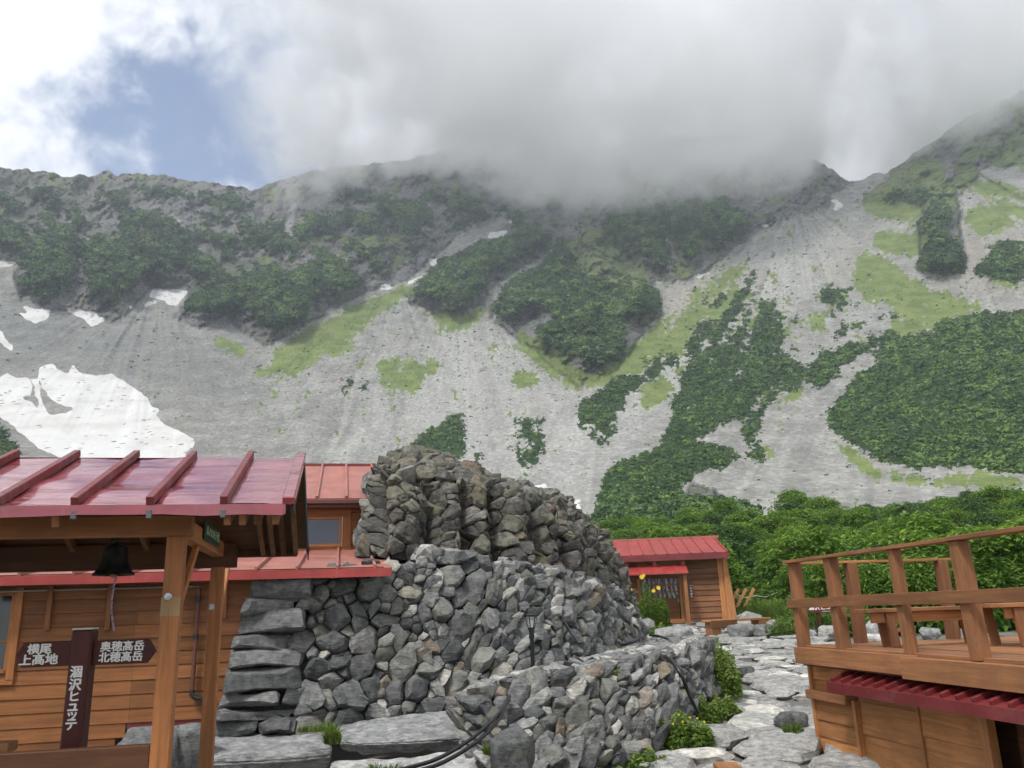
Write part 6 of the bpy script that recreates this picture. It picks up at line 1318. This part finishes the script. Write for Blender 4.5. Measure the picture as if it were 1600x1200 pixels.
def shrub_mesh(seed, R_=1.0, Hh=1.9, nspray=95, per=46):
    """rowan-like shrub: flat layered sprays of leaflets on arching stems"""
    r = np.random.default_rng(seed); rr = random.Random(seed); Cs, Ds, Ts = [], [], []; tr = MB()
    for k in range(nspray):
        z = r.uniform(.12, 1.0) ** .75; prof = R_ * (math.sin(math.pi * min(1, .22 + z * .70)) ** .7); a = r.uniform(0, 6.283); q = prof * math.sqrt(r.uniform(.18, 1))
        lob = 1 + .22 * math.sin(a * 3 + seed) + .12 * math.sin(a * 5 + seed * 2); c = np.array([q * math.cos(a) * lob, q * math.sin(a) * lob, Hh * z * (.86 + .14 * lob) - .18 * q])
        sz = r.uniform(.20, .42) * R_; n = int(per * (sz / R_ / .3)); b = r.uniform(0, 6.283, n); rad = sz * np.sqrt(r.uniform(0, 1, n)); tl = np.array([math.cos(a), math.sin(a)]) * -.35
        off = np.stack([rad * np.cos(b), rad * np.sin(b), r.normal(0, .035, n)], 1); off[:, 2] += off[:, 0] * tl[0] + off[:, 1] * tl[1] - .25 * rad ** 2 / sz
        Cs.append(c + off); d = np.stack([np.cos(b), np.sin(b), r.normal(-.15, .3, n)], 1); Ds.append(d)
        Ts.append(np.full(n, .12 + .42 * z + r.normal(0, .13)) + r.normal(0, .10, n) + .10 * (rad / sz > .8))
        if k % 4 == 0: tr.tube([(0, 0, -.15), tuple(c * np.array([.35, .35, .45])), tuple(c * .98)], .02, 5, radii=[.028, .018, .007])
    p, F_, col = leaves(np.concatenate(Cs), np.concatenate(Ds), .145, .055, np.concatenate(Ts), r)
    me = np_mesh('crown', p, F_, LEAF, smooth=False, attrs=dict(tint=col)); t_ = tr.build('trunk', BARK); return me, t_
LEAF2 = leaf_mat('alder_leaf', (.022, .060, .014), (.060, .125, .030), (.13, .21, .055), .3)
protos = []
for k in range(7):
    cr_, tk = shrub_mesh(300 + k, R_=1.0 + .12 * (k % 3), Hh=1.75 + .2 * (k % 2)); cr_.data.materials[0] = LEAF2 if k > 4 else LEAF; protos.append((cr_.data, tk.data)); bpy.data.objects.remove(cr_); bpy.data.objects.remove(tk)
def shrub(x, y, z, s, k, rz, label, grp, sz=None):
    e_ = empty('shrub', (x, y, z), rz); e_.scale = (s, s, s * (sz or 1)); tag(e_, label, 'shrub', grp)
    for nm, me in (('crown', protos[k][0]), ('trunk', protos[k][1])): link(nm, me, e_)
    return e_
r = random.Random(55)
# height of the bank: near ground, then the mountain foot
Hs = {}
def bank_z(x, y):
    d = math.hypot(x, y); el = np.interp(d, DD, EL); zm = 1.6 + d * math.tan(math.radians(el)); return max(float(ground_z(x, y)), zm) if y > 58 else float(ground_z(x, y))
placed = []
def try_place(x, y, s, mind):
    for (a, b, c) in placed:
        if (a - x) ** 2 + (b - y) ** 2 < (mind * (s + c)) ** 2: return False
    placed.append((x, y, s)); return True
def px_of(x, y, z):
    v = np.array([x, y, z]) - EYE; d = v @ _F; return 800 + F_PX * (v @ _RI) / d, 600 - F_PX * (v @ _UI) / d
topline = [(900, 832), (940, 820), (1000, 812), (1080, 800), (1130, 785), (1180, 775), (1240, 772), (1300, 785), (1380, 788), (1440, 785), (1500, 768), (1560, 762), (1620, 765), (1900, 770)]
tlx, tly = zip(*topline)
ZONE = [(lambda px, Y: px < 1135 and Y < 46, 'leafy green shrub growing behind the red-roofed cabin', 'shrubs behind the cabin'),
        (lambda px, Y: px < 1135, 'leafy green shrub on the rising bank beyond the cabin', 'shrubs on the bank beyond the cabin'),
        (lambda px, Y: px < 1290 and Y < 40, 'leafy green shrub between the cabin and the deck railing', 'shrubs between cabin and deck'),
        (lambda px, Y: Y < 34, 'leafy green shrub right behind the deck railing', 'shrubs behind the deck'),
        (lambda px, Y: True, 'leafy green shrub on the bank high above the deck', 'shrubs on the bank above the deck')]
n_sh = 0
for i in range(9000):
    if n_sh >= 290: break
    Y = 21.5 + (128 - 21.5) * r.random() ** 1.25; px = r.uniform(915, 1720); x = (px - 800) / 1280 * Y * 1.02
    s = r.uniform(.95, 1.75) * (1 + .012 * max(0, Y - 45)); cx = CF.loc((x, Y, 0))
    if Y < 38 and -7 < cx[0] < .9 + s and -2.2 < cx[1] < 3.6 + s: continue
    if Y < 27.0 and px < 1215: continue
    if Y < 24.5 and px < 1260: continue
    z = bank_z(x, Y); tp = px_of(x, Y, z + 1.75 * s)[1]; lim = np.interp(px_of(x, Y, z)[0], tlx, tly)
    if tp < lim - 5 + r.uniform(-6, 8): 
        s2 = s * .62; tp = px_of(x, Y, z + 1.75 * s2)[1]
        if tp < lim - 5: continue
        s = s2
    if px_of(x, Y, z + 1.75 * s)[1] > 995: continue
    if not try_place(x, Y, s, .40 + .0012 * Y): continue
    ppx = px_of(x, Y, z)[0]
    for f_, lab, g_ in ZONE:
        if f_(ppx, Y): break
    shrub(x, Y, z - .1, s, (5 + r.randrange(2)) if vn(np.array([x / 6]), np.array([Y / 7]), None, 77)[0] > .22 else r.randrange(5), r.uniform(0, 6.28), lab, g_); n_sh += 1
print('shrubs', n_sh)
# undergrowth under and between the shrubs, one mass
C = []; Tn = []; S = []
rn = np.random.default_rng(8)
for i in range(17000):
    Y = 22 + 118 * rn.random() ** 1.4; px = rn.uniform(905, 1800); x = (px - 800) / 1280 * Y
    cx = CF.loc((x, Y, 0))
    if Y < 36 and -7 < cx[0] < .6 and -2.2 < cx[1] < 3.6: continue
    if (Y < 27.0 and px < 1200) or (Y < 25.5 and px < 1262): continue
    z = bank_z(x, Y); C.append((x, Y, z + rn.uniform(.0, .35) * (1 + Y * .008))); S.append(.20 + .006 * Y); Tn.append(rn.uniform(.1, .6))
C = np.array(C)
tag(leaf_clumps('undergrowth', C, np.array(S), np.array(Tn), LEAF, 7, 9, .5, .5), 'dense green undergrowth between the shrubs on the bank', 'undergrowth', kind='stuff')
# ---- weeds and grass clumps
def weed_clump(name, c, w, d, h, n, seed, label, flower=None, tint=.55, kind='leaf', cat='weeds', lean=0.0, mat=None):
    r = np.random.default_rng(seed); root = empty(name, c); tag(root, label, cat)
    a = r.uniform(0, 6.28, n); q = np.sqrt(r.uniform(0, 1, n)); x, y = q * np.cos(a) * w, q * np.sin(a) * d; top = h * (1 - .55 * q ** 2) * (1 + .35 * np.sin(x * 9 / max(w, .2) + seed) * .5)
    if kind == 'leaf':
        z = top * r.uniform(.15, 1, n); C_ = np.stack([x, y, z], 1); D_ = np.stack([np.cos(a) + r.normal(0, .6, n), np.sin(a) + r.normal(0, .6, n), r.normal(.25, .5, n)], 1)
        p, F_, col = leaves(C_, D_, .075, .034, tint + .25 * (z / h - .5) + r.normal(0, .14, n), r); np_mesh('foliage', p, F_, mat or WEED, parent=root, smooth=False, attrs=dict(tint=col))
    else:
        hgt = top * r.uniform(.6, 1.15, n); bend = r.normal(0, .35, (n, 2)) * hgt[:, None] + np.stack([np.cos(a), np.sin(a)], 1) * (hgt * .35)[:, None]; wd = r.uniform(.004, .008, n)
        b0 = np.stack([x, y, x * 0], 1); m1 = b0 + np.stack([bend[:, 0] * .3, bend[:, 1] * .3, hgt * .6], 1); t1 = b0 + np.stack([bend[:, 0], bend[:, 1] - lean, hgt], 1); s_ = np.stack([np.sin(a * 3), np.cos(a * 3), a * 0], 1) * wd[:, None]
        p = np.stack([b0 - s_, b0 + s_, m1 + s_ * .8, m1 - s_ * .8, t1], 1).reshape(-1, 3); k = np.arange(n) * 5
        F_ = np.concatenate([np.stack([k, k + 1, k + 2], 1), np.stack([k, k + 2, k + 3], 1), np.stack([k + 3, k + 2, k + 4], 1)]); col = np.repeat(np.stack([np.clip(tint + r.normal(0, .2, n), 0, 1), r.uniform(0, 1, n), a * 0, a * 0 + 1], 1), 5, 0)
        np_mesh('blades', p, F_, mat or WEED, parent=root, smooth=False, attrs=dict(tint=col))
    if flower:
        for (fx_, fy_, fz_, fr_) in flower:
            m_ = MB(); m_.tube([(fx_ * .6, fy_ * .6, h * .3), (fx_, fy_, fz_)], .005, 5); m_.build('stem', STEM, root)
            m_ = MB()
            for k in range(9):
                t = 6.283 * k / 9; u = Vector((math.cos(t), .35 * math.sin(t) - .2, math.sin(t) * .9)).normalized(); v = Vector((-math.sin(t), 0, math.cos(t))); cc = Vector((fx_, fy_ - .01, fz_)); m_.quad([cc + u * fr_ * .15 - v * fr_ * .12, cc + u * fr_ - v * fr_ * .18, cc + u * fr_ * 1.1, cc + u * fr_ + v * fr_ * .18, cc + u * fr_ * .15 + v * fr_ * .12])
            m_.lathe([(0, fr_ * .2), (fr_ * .3, .0), (0, -.01)], 8, (fx_, fy_ - .015, fz_)); m_.build('flower', YEL, root)
    return root
STEM = simple_mat('green_stem', (.10, .16, .05), .7); YEL = simple_mat('yellow_petal', (.80, .58, .03), .6, var=.1)
q = OG(1013, 984); gz = lambda p: float(ground_z(p[0], p[1]))
w0 = weed_clump('flowering_bush', (q[0], q[1], gz(q)), .68, .5, 1.15, 5200, 1, 'leafy bush with yellow flowers in front of the cabin door', [(-.12, -.25, 1.50, .07), (.34, -.3, 1.18, .065), (.20, -.25, 1.10, .06), (-.45, -.25, 1.14, .05), (-.05, -.2, 1.55, .05)], tint=.42, cat='bush', mat=LEAF)
q = OG(1036, 992); weed_clump('weed_clump', (q[0], q[1], gz(q)), .38, .3, .28, 900, 2, 'low weeds at the right foot of the flowering bush', tint=.5, mat=LEAF)
q = OG(1226, 998); weed_clump('weed_clump', (q[0], q[1], gz(q)), .55, .4, .52, 2400, 3, 'bright green weeds at the right end of the wooden step', tint=.6)
q = OG(1195, 972); weed_clump('weed_clump', (q[0], q[1], gz(q)), .8, .5, .75, 2600, 4, 'long-leaved weeds behind the wooden step', tint=.5, kind='blade')
q = OG(1258, 994); weed_clump('weed_clump', (q[0], q[1], gz(q)), .7, .4, .9, 2600, 5, 'tall weeds left of the maroon board on two posts', tint=.5)
q = OG(1335, 990); weed_clump('weed_clump', (q[0], q[1], gz(q)), 1.0, .4, .8, 3000, 6, 'tall weeds right behind the maroon board on two posts', tint=.4, mat=LEAF)
q = P(1062, 1160, 10.9); weed_clump('weed_clump', (q[0], q[1], -.1), .42, .35, .42, 2800, 7, 'yellow-flowered weeds at the foot of the retaining wall beside the path', [(.02, -.2, .36, .014), (.12, -.15, .40, .014), (-.1, -.2, .34, .013), (.22, -.1, .38, .013), (.3, -.1, .34, .013), (-.02, -.2, .44, .013)], tint=.62)
q = P(1100, 1120, 12.3); weed_clump('weed_clump', (q[0], q[1], -.02), .25, .25, .38, 1300, 8, 'weeds at the foot of the retaining wall below the hanging hose', tint=.6)
q = P(1128, 1050, 14.2); weed_clump('hanging_weeds', (q[0], q[1], .15), .24, .7, .82, 3800, 9, 'yellow-green weeds draping over the end of the retaining wall', tint=.72)
q = P(1125, 1092, 13.2); weed_clump('weed_clump', (q[0], q[1], -.02), .28, .4, .30, 1400, 10, 'low yellowish weeds under the draping weeds at the wall end', tint=.75)
q = P(870, 1192, 8.7); weed_clump('weed_clump', (q[0], q[1], -.32), .34, .2, .30, 1700, 11, 'green weeds at the bottom of the retaining wall, right of the dark pitted boulder', tint=.45)
q = P(955, 1188, 9.5); weed_clump('weed_clump', (q[0], q[1], -.24), .30, .2, .22, 900, 12, 'sparse weeds in the middle of the retaining wall foot', tint=.5)
q = P(1010, 1180, 10.0); weed_clump('weed_clump', (q[0], q[1], -.2), .26, .2, .26, 1000, 13, 'weeds left of the yellow-flowered weeds at the wall foot', tint=.6)
q = P(950, 1052, 11.3); weed_clump('weed_clump', q - np.array([0, 0, .1]), .25, .2, .16, 700, 14, 'small yellowish weeds on top of the retaining wall', tint=.75)
q = P(520, 1150, 10.0); weed_clump('grass_tuft', (q[0], q[1], q[2] - .08), .09, .09, .24, 420, 15, 'tuft of yellow-green grass between the two big slabs', tint=.8, kind='blade', lean=.16, cat='grass')
q = P(490, 1139, 10.3); weed_clump('grass_tuft', (q[0], q[1], q[2] - .03), .20, .06, .10, 260, 16, 'thin grass along the back edge of the left slab', tint=.55, kind='blade', cat='grass')
q = P(600, 1196, 8.9); weed_clump('grass_tuft', (q[0], q[1], q[2] - .1), .25, .08, .13, 420, 17, 'grass growing under the right slab at the bottom edge', tint=.55, kind='blade', cat='grass')
q = P(770, 1165, 9.05); weed_clump('grass_tuft', (q[0], q[1], q[2] - .08), .10, .08, .14, 260, 18, 'grass tuft in the wall just right of the hoses', tint=.5, kind='blade', cat='grass')
q = OG(1175, 1128); weed_clump('grass_tuft', (q[0], q[1], -.03), .22, .16, .10, 500, 19, 'short grass between the paving stones in mid path', tint=.5, kind='blade', cat='grass')
q = OG(1240, 1150); weed_clump('grass_tuft', (q[0], q[1], -.03), .14, .12, .12, 320, 20, 'short grass beside the mossy rock near the shed corner', tint=.5, kind='blade', cat='grass')
q = OG(1215, 1068); weed_clump('grass_tuft', (q[0], q[1], .10), .2, .12, .07, 260, 21, 'scrap of grass in the far paving joints', tint=.5, kind='blade', cat='grass')
# ================================================================== AIR: haze and the cloud bank on the crest
def box_obj(name, x0, x1, y0, y1, z0, z1, mat, label, cat):
    o = MB().box(x0, x1, y0, y1, z0, z1, mat=0).build(name, mat); return tag(o, label, cat, kind='stuff')
hz = bpy.data.materials.new('haze'); hz.use_nodes = True; t = hz.node_tree; t.nodes.clear()
pv = t.nodes.new('ShaderNodeVolumePrincipled'); pv.inputs['Color'].default_value = (.80, .88, 1.0, 1); pv.inputs['Density'].default_value = .00021; pv.inputs['Anisotropy'].default_value = .2
om = t.nodes.new('ShaderNodeOutputMaterial'); t.links.new(pv.outputs[0], om.inputs['Volume'])
box_obj('haze', -1800, 1900, -60, 2500, -6, 1200, hz, 'thin bluish mountain haze in front of the crags', 'haze')
cm = bpy.data.materials.new('cloud_vapour'); cm.use_nodes = True; t = cm.node_tree; t.nodes.clear(); lk = t.links.new
co = t.nodes.new('ShaderNodeTexCoord').outputs['Object']; sp = t.nodes.new('ShaderNodeSeparateXYZ'); lk(co, sp.inputs[0])
big = noise_n(t, co, .0065, 7, .66, .5)
wrp = noise_n(t, co, .0035, 6, .65, .3, 1); ws = t.nodes.new('ShaderNodeSeparateColor'); lk(wrp, ws.inputs[0])
Xu = math_n(t, 'SUBTRACT', sp.outputs['X'], math_n(t, 'MULTIPLY', sp.outputs['Y'], .45))      # across the valley axis
Xw = math_n(t, 'ADD', Xu, math_n(t, 'MULTIPLY', math_n(t, 'SUBTRACT', ws.outputs[0], .5), 340.0))
cz = t.nodes.new('ShaderNodeValToRGB'); lk(maprange(t, Xw, -1300, 700, 0, 1, False), cz.inputs[0])   # height of the cloud base along the crest
stops = [(-1200, 1500), (-800, 1400), (-750, 620), (-690, 490), (-610, 480), (-580, 570), (-500, 580), (-411, 510), (-306, 440), (-213, 405), (-129, 405), (-42, 405), (-12, 440), (30, 540), (75, 490), (102, 440), (150, 420), (202, 430), (240, 480), (500, 480)]
els = cz.color_ramp.elements
while len(els) > 2: els.remove(els[0])
els[0].position = (stops[0][0] + 1300) / 2000; els[1].position = (stops[-1][0] + 1300) / 2000
els[0].color = (stops[0][1] / 2000,) * 3 + (1,); els[1].color = (stops[-1][1] / 2000,) * 3 + (1,)
for x_, z_ in stops[1:-1]: q = els.new((x_ + 1300) / 2000); q.color = (z_ / 2000,) * 3 + (1,)
basez = math_n(t, 'MULTIPLY', cz.outputs[0], 2000.0)
above = math_n(t, 'SUBTRACT', sp.outputs['Z'], basez)
bil = noise_n(t, co, .016, 6, .65, .6)
lift = math_n(t, 'ADD', above, math_n(t, 'ADD', math_n(t, 'MULTIPLY', math_n(t, 'SUBTRACT', big, .5), 330.0), math_n(t, 'MULTIPLY', math_n(t, 'SUBTRACT', bil, .5), 200.0)))
dens = math_n(t, 'MULTIPLY', maprange(t, lift, -10, 80, 0, 1), maprange(t, lift, 90, 230, 1.0, .04))
dens = math_n(t, 'MULTIPLY', dens, maprange(t, bil, .36, .64, .15, 1.7))
dens = math_n(t, 'MULTIPLY', dens, maprange(t, sp.outputs['Z'], 800, 950, 1, 0.0))
dens = math_n(t, 'MULTIPLY', dens, maprange(t, sp.outputs['Y'], 480, 640, 0, 1))
dens = math_n(t, 'MULTIPLY', dens, maprange(t, math_n(t, 'ADD', sp.outputs['X'], math_n(t, 'MULTIPLY', math_n(t, 'SUBTRACT', ws.outputs[1], .5), 260.0)), -330, -215, 0, 1))
dens = math_n(t, 'MULTIPLY', dens, .013)
pv = t.nodes.new('ShaderNodeVolumePrincipled'); pv.inputs['Color'].default_value = (.998, .998, 1, 1); pv.inputs['Anisotropy'].default_value = 0.0; lk(dens, pv.inputs['Density'])
om = t.nodes.new('ShaderNodeOutputMaterial'); lk(pv.outputs[0], om.inputs['Volume'])
cm.cycles.volume_step_rate = .45
box_obj('cloud_bank', -700, 900, 480, 1300, 300, 960, cm, 'grey cloud bank hiding the mountain crest', 'cloud')
